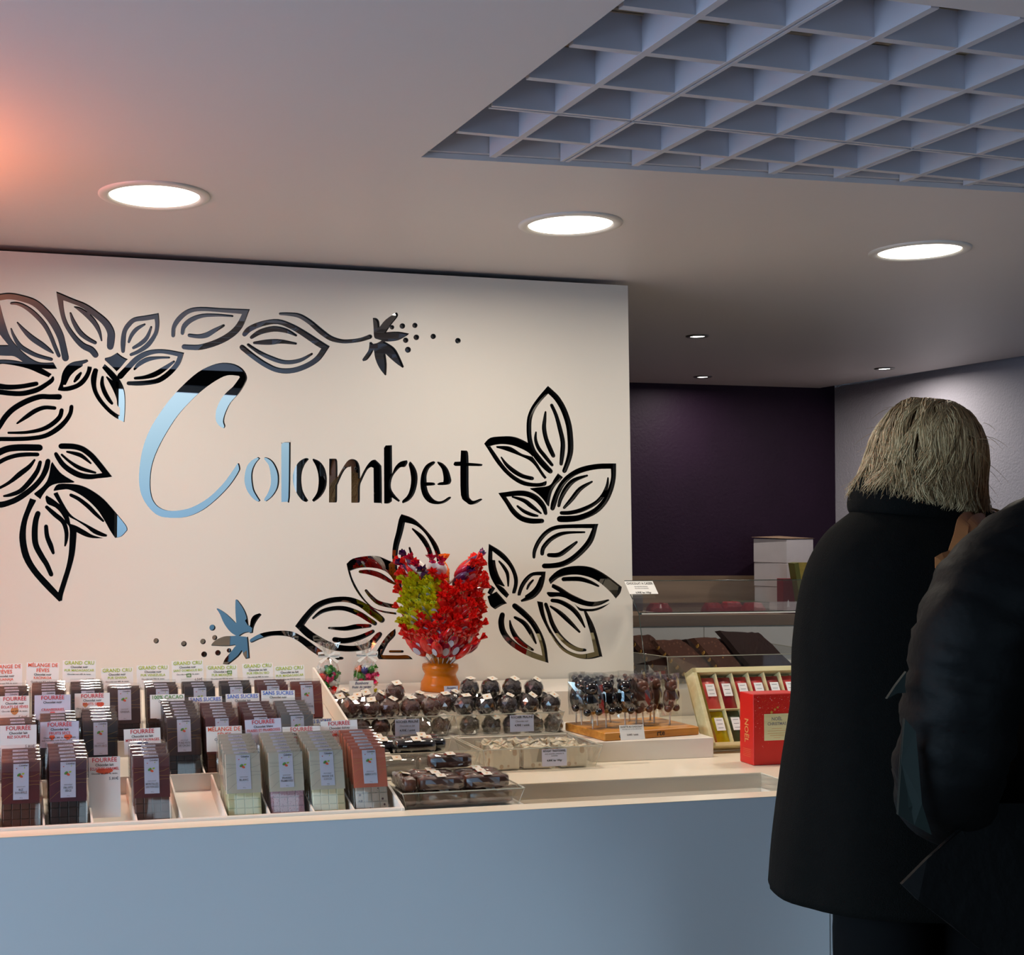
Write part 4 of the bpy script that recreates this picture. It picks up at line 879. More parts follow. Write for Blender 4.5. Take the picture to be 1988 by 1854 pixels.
tray(1.193, 1.506, 3.172, 3.398, 0.9525, 1.010, 'acrylic tray heaped with wrapped dark rochers, next to the lollipop bears')
tray(0.876, 1.176, 2.955, 3.155, 0.9005, 0.957, 'acrylic tray of glossy black rolls behind the sunken tray')
tray(1.185, 1.508, 2.955, 3.155, 0.9005, 0.957, 'acrylic tray holding pale nougat blocks')
tray(0.880, 1.168, 2.664, 2.812, 0.8875, 0.925, 'acrylic tray of brown wrapped bars standing in the sunken front part', 0.012)

def tray_card(x0, x1, y0, y1, v, lines, label, paper='paper_cool', lean=0.05, tilt=0.0):
    (u0, z0), (u1, _) = PV(x0, y0, v), PV(x1, y0, v); zb = PV((x0 + x1) / 2, y1, v)[1]
    return card(u0, u1, z0, v, lines, label, h=z0 - zb, paper=paper, lean=lean, tilt=tilt, grp='price cards on the trays')
tray_card(767, 814, 1397, 1429, 3.158, [('ROCHER PRALINÉ', .0085, K_, .009), ('Chocolat au lait', .0065, Y_, .019), ('4,90€ / unité', .008, K_, .031)], 'white card reading ROCHER PRALINÉ, Chocolat au lait')
tray_card(990, 1036, 1389, 1420, 3.158, [('ROCHER PRALINÉ', .0085, K_, .008), ('Chocolat noir', .0065, Y_, .018), ('4,90€ / unité', .008, K_, .029)], 'white card reading ROCHER PRALINÉ, Chocolat noir')
tray_card(1052, 1100, 1455, 1487, 2.947, [('NOUGAT TRADITIONNEL', .0075, K_, .007), ('miel, amandes, pistaches &', .0048, Y_, .013), ('noisettes', .0048, Y_, .018), ('4,80€ les 100gr', .0065, K_, .030)], 'white card reading NOUGAT TRADITIONNEL on the nougat tray')
tray_card(1202, 1249, 1408, 1436, 3.0, [('SUCETTE AU CHOCOLAT', .0066, K_, .007), ('chocolat noir ou chocolat au lait', .0042, Y_, .012), ('3,00€ / unité', .0062, K_, .027)], 'white card reading SUCETTE AU CHOCOLAT leaning on the wooden board', paper='paper', lean=.25)

# ------------------------------------------------------------------ wrapped sweets
def label_geo(m, w, T):
    m.box(-w, w, -w * .9, w * .9, 0, 0.0004, 'label_paper', T)
    for (x, y, r, mm) in ((0, 0, .28, 'ink_tan'), (-.15, .25, .16, 'ink_lime'), (.2, .2, .12, 'ink_red')):
        m.add([(w * (x + r * math.cos(a)), w * (y + r * .6 * math.sin(a)), 0.0006) for a in [k * math.pi / 4 for k in range(8)]], [tuple(range(8))], mm, T)
    return m
def rocher_proto(kind, seed):
    t = thing('wrapped_rocher', 'x', 'chocolate')
    m = MB(); m.ball((0, 0, 0.0), 0.0255, 'rocher_' + kind, disp=0.24, seed=seed, fr=38, seg=18, rings=12); m.obj('chocolate_ball', t)
    m = MB(); rnd = random.Random(seed); seg, rg = 11, 8; vs = []; fs = []
    for i in range(rg + 1):
        for k in range(seg):
            ph = math.pi * i / rg; th = 2 * math.pi * (k + .5 * (i % 2)) / seg; r = 0.0276 + rnd.uniform(-.0004, .0022)
            vs.append((r * math.sin(ph) * math.cos(th), r * math.sin(ph) * math.sin(th), r * math.cos(ph)))
    for i in range(rg):
        for k in range(seg):
            a, b, c_, d = i * seg + k, i * seg + (k + 1) % seg, (i + 1) * seg + (k + 1) % seg, (i + 1) * seg + k
            fs += [(a, b, d), (b, c_, d)] if i % 2 == 0 else [(a, b, c_), (a, c_, d)]
    m.add(vs, fs, 'cello_crisp'); m.obj('cellophane', t)
    m = label_geo(MB(), 0.0115, T3(0.004, -0.011, 0.0268) @ RX(math.radians(32)) @ RZ(.3)); m.obj('label', t)
    return t
protos = {('milk', i): None for i in range(2)}
_pr = {}
cnt = {}
def rocher(kind, x, y, v, label, seed, rz=0.0, rx=0.0):
    u, z = PV(x, y, v); key = (kind, seed % 3)
    grp = '%s rochers in clear wrap' % ('milk' if kind == 'milk' else 'dark')
    R = (RZ(YAW + rz) @ RX(rx)).to_euler()
    if key not in _pr: _pr[key] = r = rocher_proto(kind, seed % 3 + (7 if kind == 'dark' else 0)); r.location = W(u, v, z); r.rotation_euler = R; r['label'] = label; r['group'] = grp; return r
    return dup(_pr[key], W(u, v, z), R, label, grp)
ORD = ['first', 'second', 'third', 'fourth', 'fifth', 'sixth', 'seventh', 'eighth']
def rochers(kind, where, rows):
    n = 0
    for rowname, v, pts in rows:
        for i, (x, y) in enumerate(pts):
            rocher(kind, x, y, v, 'wrapped %s, %s from the bars in the %s' % (where, ORD[i], rowname), n, random.uniform(-.9, .9), random.uniform(-.35, .15)); n += 1
rochers('milk', 'milk rocher', [
    ('front upper row', 3.215, [(681, 1375), (719, 1377), (757, 1376), (796, 1375), (836, 1373)]),
    ('rear upper row', 3.285, [(655, 1369), (694, 1367), (733, 1364), (812, 1365), (862, 1366)]),
    ('rearmost upper row', 3.352, [(664, 1360), (705, 1360), (745, 1359)]),
    ('single top place', 3.245, [(766, 1345)]),
    ('front lower row', 3.213, [(700, 1412), (738, 1413), (779, 1413), (820, 1412), (856, 1410)])])
rochers('dark', 'dark rocher', [
    ('front upper row', 3.215, [(902, 1370), (943, 1370), (985, 1369), (1026, 1367), (1069, 1367)]),
    ('rear upper row', 3.285, [(880, 1362), (922, 1362), (964, 1361), (1006, 1360), (1048, 1359)]),
    ('top row', 3.255, [(911, 1337), (952, 1337), (994, 1336), (1036, 1337)]),
    ('front lower row', 3.213, [(912, 1409), (954, 1409), (994, 1408), (1036, 1407), (1074, 1406)])])

def wrapped_bar_proto(name, kind):
    t = thing(name, 'x', 'chocolate')
    if kind == 'roll':
        m = MB(); n = 14; prof = [(0.0001, -.041), (.010, -.040), (.0148, -.036), (.0155, -.02), (.0152, 0), (.0156, .02), (.0148, .036), (.010, .040), (.0001, .041)]
        m.lathe([(r * 1.2, x * 1.28) for r, x in prof], 'wafer', RY(math.pi / 2), n=20); m.obj('chocolate_roll', t)
        m = MB(); m.lathe([(r * 1.2, x * 1.28) for r, x in [(0.002, -.043), (.012, -.0415), (.0166, -.037), (.0162, -.012), (.0168, .01), (.0166, .037), (.012, .0415), (.002, .043)]], 'cello', RY(math.pi / 2), n=24, smooth=True, cap=False); m.obj('cellophane', t)
        m = label_geo(MB(), 0.0115, T3(.004, -0.007, 0.0196) @ RX(math.radians(22))); m.obj('label', t)
    else:
        m = MB(); rnd = random.Random(3); segs = 9; rg = []
        for i in range(segs):
            x = -.0495 + .099 * i / (segs - 1); w_ = 0.0158 * (0.82 if i in (0, segs - 1) else 1 + rnd.uniform(-.06, .06)); h_ = 0.0148 * (0.8 if i in (0, segs - 1) else 1 + rnd.uniform(-.1, .1))
            rg.append([(x, w_ * math.copysign(abs(math.cos(a)) ** .55, math.cos(a)), h_ * math.copysign(abs(math.sin(a)) ** .55, math.sin(a))) for a in [k * math.pi / 8 for k in range(16)]])
        vs = [p for r in rg for p in r]; fs = [(i * 16 + k, i * 16 + (k + 1) % 16, (i + 1) * 16 + (k + 1) % 16, (i + 1) * 16 + k) for i in range(segs - 1) for k in range(16)] + [tuple(range(15, -1, -1)), tuple((segs - 1) * 16 + k for k in range(16))]
        m.add(vs, fs, 'choc_milk', smooth=True); m.obj('chocolate_bar_body', t)
        m = MB(); vs2 = [(x * 1.04, y * 1.07 + rnd.uniform(-.0006, .0012), z * 1.07 + rnd.uniform(-.0004, .0012)) for x, y, z in vs[::1]]
        m.add(vs2, fs[:-2], 'cello_crisp'); m.obj('cellophane', t)
        m = label_geo(MB(), 0.0105, T3(0, -0.005, 0.0172) @ RX(math.radians(10))); m.obj('label', t)
    return t
def place_set(proto, items, grp, first=[None]):
    used = False
    for (u, v, z, rz, lb) in items:
        if not used: proto.location = W(u, v, z); proto.rotation_euler = (0, 0, YAW + rz); proto['label'] = lb; proto['group'] = grp; used = True
        else: dup(proto, W(u, v, z), (0, 0, YAW + rz), lb, grp)
P_ = wrapped_bar_proto('wrapped_roll', 'roll')
FR = ['first', 'second', 'third', 'fourth']; it = []
for j, v in enumerate((2.985, 3.028, 3.071, 3.114)):
    for i, u in enumerate((0.950, 1.064)): it.append((u + .012 * (j == 0) + random.uniform(-.003, .003), v, 0.9235, random.uniform(-.03, .03), 'black wrapped roll, bottom layer, %s file from the customers, %s end' % (FR[j], ('bars', 'nougat')[i])))
for j, v in enumerate((3.050, 3.093)):
    for i, u in enumerate((0.950, 1.066)): it.append((u, v, 0.9585, random.uniform(-.04, .04), 'black wrapped roll, upper layer, %s file from the customers, %s end' % (FR[j + 1], ('bars', 'nougat')[i])))
it.append((1.022, 3.006, 0.9640, .02, 'black wrapped roll lying topmost with blue highlights'))
place_set(P_, it, 'black wrapped rolls')
P_ = wrapped_bar_proto('wrapped_bar', 'bar'); it = []
for lev, z in enumerate((0.9055, 0.9390)):
    for j, v in enumerate((2.6885, 2.7245, 2.7605, 2.792)):
        if lev == 1 and j == 3: continue
        for i, u in enumerate((0.980, 1.090)):
            it.append((u + (.004 if lev == 0 else random.uniform(-.004, .002)), v + (.004 if lev else 0), z, random.uniform(-.03, .03), 'brown wrapped bar, %s layer, %s file from the counter edge, %s end' % (('lower', 'upper')[lev], FR[j], ('bars', 'pit')[i])))
    it.append((0.904, 2.728, z, math.pi / 2, 'brown wrapped bar lying end-on in the %s layer beside the display' % ('lower', 'upper')[lev]))
it.append((1.03, 2.775, .9705, .03, 'brown wrapped bar on the very top of the heap'))
place_set(P_, it, 'brown wrapped bars in the sunken tray')

# nougat
def nougat_block(u, v, rz, n, label, first):
    t = thing('nougat_block', label, 'nougat', W(u, v, 0.9035), (0, 0, YAW + rz), 'nougat blocks'); rnd = random.Random(n)
    m = MB(); vs = []
    N = 6
    def top(x, y): return 0.052 + 0.006 * math.sin(x * 160 + n) * math.cos(y * 120 + n)
    g = [[(-.036 + .072 * i / N + rnd.uniform(-.001, .001), -.026 + .052 * j / N + rnd.uniform(-.001, .001)) for i in range(N + 1)] for j in range(N + 1)]
    vs = [(x, y, top(x, y) + rnd.uniform(-.0025, .0025)) for r in g for x, y in r] + [(x, y, 0) for r in g for x, y in r]; Q = (N + 1) ** 2
    fs = [(j * (N + 1) + i, j * (N + 1) + i + 1, (j + 1) * (N + 1) + i + 1, (j + 1) * (N + 1) + i) for j in range(N) for i in range(N)]
    rim_ = [i for i in range(N + 1)] + [j * (N + 1) + N for j in range(1, N + 1)] + [N * (N + 1) + i for i in range(N - 1, -1, -1)] + [j * (N + 1) for j in range(N - 1, 0, -1)]
    fs += [(rim_[k], rim_[(k + 1) % len(rim_)], rim_[(k + 1) % len(rim_)] + Q, rim_[k] + Q) for k in range(len(rim_))]
    m.add(vs, fs, 'nougat'); m.obj('nougat', t)
    m = MB(); rr = random.Random(n + 5); m.add([(x * 1.05 + (rr.uniform(-.002, .002)), y * 1.06 + rr.uniform(-.002, .002), z * 1.02 + .0015) for x, y, z in vs], fs, 'cello_crisp'); m.obj('cellophane', t)
for k, (u, v, rz, lb) in enumerate([(1.253, 2.999, .03, 'nougat block at the roll end, front'), (1.340, 3.000, -.03, 'nougat block in the middle, front'), (1.436, 2.999, .02, 'nougat block behind its price card, front'),
                          (1.256, 3.068, 0, 'nougat block at the roll end, rear'), (1.345, 3.070, .05, 'nougat block in the middle, rear'), (1.438, 3.066, 0, 'nougat block at the board end, rear')]): nougat_block(u, v, rz, k, lb, k == 0)

# ------------------------------------------------------------------ chocolate bear lollipops on a wooden board
bt = thing('lollipop_board', 'wooden lollipop board with burnt lettering on its front edge', 'wooden board', W(1.690, 3.142, 0.9525), (0, 0, YAW + 0.137))
m = MB(); m.box(-0.152, 0.150, -0.092, 0.092, 0, 0.0215, 'board_wood', bev=0.002); m.obj('board', bt)
m = MB(); T = T3(0, -0.0925, 0) @ FACE; m.text('cr', -0.108, 0.0055, 0.021, 'ink', T, 'L', None, 2); m.text('rte', 0.012, 0.0055, 0.021, 'ink', T, 'L', None, 2); m.obj('burnt_lettering', bt)
def bear_proto(kind, dark):
    t = thing('bear_lollipop', 'x', 'lollipop'); c_ = 'wafer' if dark else 'choc_milk'
    m = MB()
    for p, r in (((0, 0, .079), (.0185, .013, .027)), ((0, -.002, .109), (.0155, .012, .0145)), ((-.0115, 0, .1225), .0052), ((.0115, 0, .1225), .0052), ((0, -.012, .106), (.0065, .005, .005)),
                 ((-.0165, -.005, .086), (.005, .006, .012)), ((.0165, -.005, .086), (.005, .006, .012)), ((-.0125, -.006, .059), (.0085, .0085, .0085)), ((.0125, -.006, .059), (.0085, .0085, .0085))):
        m.ball((p[0] * 1.22, p[1] * 1.22, (p[2] - .049) * 1.22 + .034), (tuple(q * 1.22 for q in r) if isinstance(r, tuple) else r * 1.22), c_, seg=14, rings=9, disp=.05, seed=3)
    m.obj('chocolate_bear', t)
    m = MB(); m.tube([(0, 0, 0), (0, 0, .050)], 0.0022, 'white_plastic', n=8); m.obj('stick', t)
    m = MB(); rnd = random.Random(kind); n = 5; vs = []
    for s in (-1, 1):
        for j in range(6):
            for i in range(n):
                x = -.034 + .068 * i / (n - 1); z = .026 + .112 * j / 5; b = math.sin(math.pi * i / (n - 1)) * math.sin(math.pi * min(1, (j + .35) / 5.4))
                vs.append((x + rnd.uniform(-.001, .001), s * (.001 + .0175 * b) + rnd.uniform(-.002, .002), z + rnd.uniform(-.001, .001)))
    fs = []
    for s in range(2):
        for j in range(5):
            for i in range(n - 1):
                a = s * 6 * n + j * n + i; fs += [(a, a + 1, a + n), (a + 1, a + n + 1, a + n)]
    m.add(vs, fs, 'cello_crisp'); m.obj('cellophane_bag', t)
    return t
bz = 0.974
BE = [('front', 1, 1130, 1372, 3.095), ('front', 1, 1177, 1367, 3.105), ('front', 1, 1214, 1366, 3.11), ('front', 0, 1249, 1360, 3.115), ('front', 0, 1270, 1361, 3.15), ('front', 0, 1300, 1358, 3.12),
      ('back', 1, 1098, 1350, 3.165), ('back', 1, 1112, 1346, 3.20), ('back', 1, 1148, 1346, 3.185), ('back', 0, 1185, 1344, 3.19), ('back', 0, 1222, 1342, 3.195), ('back', 0, 1262, 1344, 3.20), ('middle', 1, 1160, 1362, 3.145), ('middle', 0, 1235, 1356, 3.155)]
bp = {0: None, 1: None}; cn = {}
for (rw, dk, x, y, v) in BE:
    u, z = PV(x, y, v); cn[(rw, dk)] = cn.get((rw, dk), -1) + 1
    lb = '%s chocolate bear lollipop, %s from the trays in the %s row of the board' % ('dark' if dk else 'milk', ORD[cn[(rw, dk)]], rw); g_ = 'bear lollipops on the wooden board'
    u = max(u, 1.552 + .02 * (v - 3.1)); rot = (random.uniform(-.05, .05), random.uniform(-.08, .08), YAW + random.uniform(-.6, .5)); loc = W(u, v, bz + 0.0)
    if bp[dk] is None: bp[dk] = bear_proto(dk, dk); bp[dk].location = loc; bp[dk].rotation_euler = rot; bp[dk]['label'] = lb; bp[dk]['group'] = g_
    else: dup(bp[dk], loc, rot, lb, g_)

# ------------------------------------------------------------------ lollipop stand
LC = (1.272, 3.505); LZ = 1.0302
vt = thing('lollipop_stand', 'orange plastic stand bristling with wrapped lollipops', 'lollipop stand', W(LC[0], LC[1], LZ), YR)
m = MB(); m.lathe([(0.055, 0), (0.058, 0.002), (0.056, 0.024), (0.048, 0.038), (0.045, 0.048), (0.051, 0.058), (0.053, 0.066), (0.052, 0.076), (0.034, 0.080), (0.022, 0.10)], 'vase_orange', n=48); m.obj('base', vt)
m = MB(); m.lathe([(0.022, 0.10), (0.020, 0.30), (0.026, 0.305), (0.026, 0.352), (0.024, 0.354), (0.0001, 0.354)], 'vase_orange', n=32)
for r_ in range(3):
    for k in range(12):
        a = 2 * math.pi * k / 12; m.box(-.0015, .0015, -.0003, .0003, -.0015, .0015, 'black_gap', T3(.0264 * math.cos(a), .0264 * math.sin(a), .316 + r_ * .012) @ RZ(a + math.pi / 2))
m.obj('column', vt)
def lolly_proto(body, flare, leaf, seed, lab):
    t = thing('lollipop', 'x', 'lollipop'); rnd = random.Random(seed)
    m = MB(); m.tube([(0, 0, 0), (0, 0, .085)], 0.0019, 'white_plastic', n=6); m.obj('stick', t)
    m = MB(); n = 12; prof = [(.003, .044), (.010, .050), (.0165, .063), (.0190, .080), (.0175, .096), (.011, .108), (.004, .116), (.0045, .120), (.0105, .130), (.0135, .137)]
    vs = []
    for j, (r, z) in enumerate(prof):
        for k in range(n):
            a = 2 * math.pi * k / n; fl = 1 + (.35 if j >= 7 else .05) * (1 if k % 2 else -1) + rnd.uniform(-.05, .05); vs.append((r * math.cos(a) * fl, r * .62 * math.sin(a) * fl, z + (rnd.uniform(-.004, .004) if j > 7 else 0)))
    fs = [(i * n + k, i * n + (k + 1) % n, (i + 1) * n + (k + 1) % n, (i + 1) * n + k) for i in range(len(prof) - 1) for k in range(n)]
    m.add(vs, fs[:n * 5], body, smooth=True); m.add(vs, fs[n * 5:], flare)
    if lab: m.add([(0.0090 * math.cos(a), -.0128, .080 + .016 * math.sin(a)) for a in [k * math.pi / 6 for k in range(12)]], [tuple(range(12))], 'paper_cool')
    for k in range(5): a = k * 1.3 + seed; m.ball((.006 * math.cos(a), .0045 * math.sin(a), .110), (.0026, .0016, .004), leaf, seg=5, rings=3)
    m.obj('wrapper', t); return t
LP = {}
def lolly(kind, az, el, z, rin, reach, roll, label):
    if kind not in LP:
        LP[kind] = lolly_proto(*{'red': ('wrap_red', 'wrap_red_clear', 'wrap_green', 1, True), 'clear': ('wrap_red_clear', 'wrap_red_clear', 'wrap_green', 2, False), 'crimson': ('wrap_crimson', 'wrap_red_clear', 'wrap_green', 3, True),
            'yellow': ('wrap_yellow', 'wrap_yellow', 'wrap_green', 4, True), 'orange': ('wrap_orange', 'wrap_orange', 'wrap_green', 5, False), 'purple': ('wrap_purple', 'wrap_purple', 'wrap_purple', 6, True), 'white': ('wrap_white', 'wrap_crimson', 'wrap_blue', 7, True)}[kind])
        fresh = True
    else: fresh = False
    d = Vector((math.sin(az) * math.cos(el), -math.cos(az) * math.cos(el), math.sin(el)))
    base = Vector((LC[0], LC[1], 0)) + Vector((math.sin(az) * rin, -math.cos(az) * rin, z)); base += d * (reach - .141)
    R = RZ(YAW) @ d.to_track_quat('Z', 'Y').to_matrix().to_4x4() @ RZ(roll)
    loc = W(base.x, base.y, base.z); g_ = 'wrapped lollipops on the orange stand'
    if fresh: r = LP[kind]; r.location = loc; r.rotation_euler = R.to_euler(); r['label'] = label; r['group'] = g_
    else: r = dup(LP[kind], loc, R.to_euler(), label, g_)
TIER = ['lowest', 'second lowest', 'third', 'fourth', 'fifth', 'sixth', 'seventh', 'eighth', 'ninth', 'tenth', 'topmost']
rnd = random.Random(11)
for tier in range(11):
    z = 1.098 + tier * 0.0235; n = 15 if tier else 11
    for k in range(n):
        az = math.radians(-112 + 224 * (k + (.5 if tier % 2 else 0)) / (n - .5)) + rnd.uniform(-.05, .05)
        el = math.radians(46 - tier * 1.0 + rnd.uniform(-7, 7)) if tier < 9 else math.radians(38 + rnd.uniform(-8, 8))
        if tier >= 8 and abs(math.degrees(az)) < 16: continue       # the gap that shows the column
        kind = rnd.choice(['red', 'clear', 'red', 'clear', 'crimson', 'clear'])
        dg = math.degrees(az)
        if 4 <= tier <= 8 and -95 < dg < -22: kind = 'yellow'
        if tier in (2, 3) and dg < -66: kind = 'yellow'
        if tier == 9 and dg < -20: kind = rnd.choice(['red', 'clear', 'white', 'purple'])
        if tier == 10: kind = rnd.choice(['white', 'red', 'purple', 'clear'])
        if dg > 68 and tier in (4, 5, 6): kind = 'orange'
        if tier >= 7 and 5 < dg < 40: kind = rnd.choice(['purple', 'crimson', 'clear'])
        col_ = {'red': 'red strawberry-dotted', 'clear': 'plain red', 'crimson': 'crimson', 'yellow': 'yellow', 'orange': 'orange', 'purple': 'purple', 'white': 'white-and-red'}[kind]
        lolly(kind, az, el, z, .021, .147 + rnd.uniform(-.012, .008), rnd.uniform(-.6, .6), '%s lollipop in the %s tier, %s around from the bag side' % (col_, TIER[tier], ['1st', '2nd', '3rd', '4th', '5th', '6th', '7th', '8th', '9th', '10th', '11th', '12th', '13th', '14th', '15th'][k]))
lolly('orange', 0.05, math.radians(80), LZ + .30, 0.01, .10, 0, 'orange lollipop standing upright on top of the column')

# ------------------------------------------------------------------ bags of wrapped candies
def twist_candy(kind, mm, end):
    t = MB(); t.ball((0, 0, 0), (.0132, .0100, .0100), mm, seg=12, rings=8)
    for s in (-1, 1):
        n = 10; vs = [(s * .010, .002 * math.cos(a), .002 * math.sin(a)) for a in [k * math.pi / 5 for k in range(n)]] + [(s * (.018 + .0015 * (k % 2)), .0075 * math.cos(k * math.pi / 5) * (1.2 if k % 2 else .8), .0075 * math.sin(k * math.pi / 5)) for k in range(n)]
        t.add(vs, [(k, (k + 1) % n, n + (k + 1) % n, n + k) for k in range(n)], end)
    return t
CK = [('green', 'wrap_green', 'wrap_green'), ('red', 'wrap_red_clear', 'wrap_red_clear'), ('silver', 'wrap_silver', 'wrap_silver'), ('pink', 'wrap_pink', 'wrap_pink'), ('white', 'wrap_white', 'wrap_white'), ('yellow', 'wrap_yellow', 'wrap_yellow'), ('orange', 'wrap_orange', 'wrap_orange'), ('blue', 'wrap_blue', 'wrap_white')]
CM = {}
def candy(kind, loc, rot, label):
    if kind not in CM:
        k = [q for q in CK if q[0] == kind][0]; o = twist_candy(*k).obj('wrapped_candy'); CM[kind] = o
    else: o = CM[kind].copy(); COL.objects.link(o)
    o.location = loc; o.rotation_euler = rot; tag(o, label, 'candy', 'twisted candies in the cellophane bags')
def candy_bag(u, v, label, colors, where, seed):
    z0 = 1.0305; rnd = random.Random(seed)
    t = thing('candy_bag', label, 'candy bag', W(u, v, z0), YR, 'cellophane candy bags')
    prof = [(.026, .001), (.031, .02), (.034, .045), (.033, .07), (.026, .09), (.012, .104), (.006, .110), (.013, .122), (.024, .138), (.030, .146)]
    n = 18; vs = []
    for j, (r, z) in enumerate(prof):
        for k in range(n):
            a = 2 * math.pi * k / n; fl = 1 + (.22 if j > 4 else .05) * (1 if k % 2 else -1) + rnd.uniform(-.03, .03); vs.append((r * math.cos(a) * fl, r * .8 * math.sin(a) * fl, z + (rnd.uniform(-.008, .008) if j > 7 else 0)))
    fs = [(i * n + k, i * n + (k + 1) % n, (i + 1) * n + (k + 1) % n, (i + 1) * n + k) for i in range(len(prof) - 1) for k in range(n)] + [tuple(range(n - 1, -1, -1))]
    m = MB(); m.add(vs, fs, 'cello_crisp'); m.obj('cellophane', t)
    m = MB(); m.lathe([(.0085, .1065), (.009, .110), (.0085, .1135)], 'ribbon', n=12)
    for s in (-1, 1):
        lp = [(0, -.010, .110), (s * .016, -.014, .119), (s * .032, -.013, .117), (s * .030, -.011, .108), (s * .012, -.011, .107), (0, -.010, .110)]
        for a, b in zip(lp[:-1], lp[1:]): m.add([(a[0], a[1] - .001, a[2] - .003), (b[0], b[1] - .001, b[2] - .003), (b[0], b[1], b[2] + .004), (a[0], a[1], a[2] + .004)], [(0, 1, 2, 3)], 'ribbon')
        m.add([(0, -.011, .108), (s * .022, -.016, .090), (s * .030, -.014, .095), (s * .004, -.010, .112)], [(0, 1, 2, 3)], 'ribbon')
    m.obj('ribbon_bow', t)
    H = ['at the bottom', 'low down', 'half way up', 'near the top']; k = 0
    for li, (z, cnt_, rr) in enumerate(((.012, 4, .0165), (.031, 5, .019), (.050, 5, .020), (.069, 4, .017))):
        for q in range(cnt_):
            a = 2 * math.pi * q / cnt_ + li * .7 + seed; c_ = colors[k % len(colors)]; k += 1
            p = W(u + rr * math.cos(a), v + rr * .75 * math.sin(a), z0 + z + rnd.uniform(-.002, .002))
            candy(c_, p, (rnd.uniform(-.7, .7), rnd.uniform(-.7, .7), rnd.uniform(0, 3)), '%s twist-wrapped candy %s in the bag %s' % (c_, H[li], where))
candy_bag(PV(637, 1300, 3.47)[0], 3.475, 'cellophane bag of candies with white bow, nearest the chocolate bars', ['pink', 'silver', 'white', 'red', 'yellow', 'red', 'green', 'white', 'silver', 'green', 'red', 'pink', 'green', 'silver', 'white', 'green', 'green', 'red'], 'nearest the chocolate bars', 1)
candy_bag(PV(711, 1300, 3.47)[0], 3.475, 'cellophane bag of candies with white bow, behind the handwritten card', ['white', 'green', 'yellow', 'orange', 'silver', 'pink', 'pink', 'orange', 'white', 'green', 'pink', 'pink', 'silver', 'green', 'blue', 'green', 'white', 'orange'], 'behind the handwritten card', 2.2)
def hand_card(x0, x1, y0, y1, v, lines, label, paper, zf):
    (u0, z0), (u1, _) = PV(x0, y0, v), PV(x1, y0, v); w_ = u1 - u0
    mb = MB(); mb.box(-w_ / 2, w_ / 2, 0, .0008, zf - z0, 0, paper); T = T3(0, -.0003, 0) @ FACE
    for s_, h_, y_ in lines: mb.text(s_, 0, -y_, h_, 'ink_pen', T, 'C', w_ * .85, 2, shear=.3)
    o = mb.obj('handwritten_card'); o.location = W((u0 + u1) / 2, v, z0); o.rotation_euler = (RZ(YAW) @ RX(-.14)).to_euler(); tag(o, label, 'handwritten card', 'handwritten price cards')
hand_card(678, 725, 1322, 1352, 3.432, [('Bonbons', .011, .010), ('fruits du verger', .009, .020), ('5€', .011, .031)], 'small handwritten white card in front of the second candy bag', 'paper', 1.0305)
hand_card(862, 889, 1332, 1347, 3.432, [('Sucettes', .008, .008), ('1€', .008, .017)], 'small handwritten bluish card at the foot of the orange stand', 'paper_cool', 1.0305)

# ------------------------------------------------------------------ tea sachet box and red gift box
tb = thing('tea_sachet_box', 'open cream wooden box of tea sachets leaning back behind the red box', 'tea box', W(1.887, 3.062, 0.9006), (0, 0, YAW))
TT = RX(math.radians(-27))                 # local x right, z up the slope, y into the box
BWd, BHt, BDp = 0.335, 0.222, 0.046
m = MB()
m.box(0, BWd, 0.041, BDp, 0.002, BHt, 'cream_wood', TT)
for a in ((0, 0.012, 0, BDp, 0, BHt), (BWd - .012, BWd, 0, BDp, 0, BHt), (0, BWd, 0, BDp, BHt - .014, BHt), (0, BWd, 0, BDp, 0, 0.010)): m.box(*a, 'cream_wood', TT, bev=0.001)
m.obj('case', tb)
m = MB(); pitch = 0.0505; NC_ = 6; x00 = 0.022
for k in range(NC_ + 1): m.box(x00 + k * pitch - .003, x00 + k * pitch - .001, 0.004, 0.044, 0.012, BHt - .016, 'cream_wood', TT)
m.box(x00 - .003, x00 + NC_ * pitch, 0.004, 0.044, 0.102, 0.104, 'cream_wood', TT)
m.box(x00 - .0095, x00 - .003, 0.001, 0.044, 0.010, BHt - .015, 'gold_foil', TT); m.obj('partition', tb)
tb.location = W(1.887, 3.066, 0.9216)
def sachet(x, z, mm, label, proto={}):
    mb = MB(); w_, h_ = 0.0465, 0.090; n = 5; vs = []
    for s in (-1, 1):
        for j in range(7):
            for i in range(n):
                b = math.sin(math.pi * i / (n - 1)) ** .6 * math.sin(math.pi * min(1, max(0, (j - .6) / 4.8))) ** .6 if 0 < j < 6 else 0
                vs.append((x + w_ * i / (n - 1), .020 + s * (.0008 + .011 * b), z + h_ * j / 6 + .0008 * math.sin(i * 3 + j * 2)))
    fs = []
    for s in range(2):
        for j in range(6):
            for i in range(n - 1): a = s * 7 * n + j * n + i; fs.append((a, a + 1, a + n + 1, a + n) if s == 0 else (a, a + n, a + n + 1, a + 1))
    mb.add(vs, fs, mm, TT, True)
    T = TT @ T3(x + .0235, .0078, z + .052) @ FACE
    mb.add([(-.0135, -.019, 0), (.0135, -.019, 0), (.0135, .017, 0), (-.0135, .017, 0)], [(0, 1, 2, 3)], 'paper', T)
    for q in range(3): mb.add([(-.008, .010 - .011 * q, .0003), (.008, .010 - .011 * q, .0003), (.008, .0112 - .011 * q, .0003), (-.008, .0112 - .011 * q, .0003)], [(0, 1, 2, 3)], 'ink_grey', T)
    o = mb.obj('tea_sachet'); o.location = tb.location; o.rotation_euler = YR; return tag(o, label, 'tea sachet', 'tea sachets in the cream box')
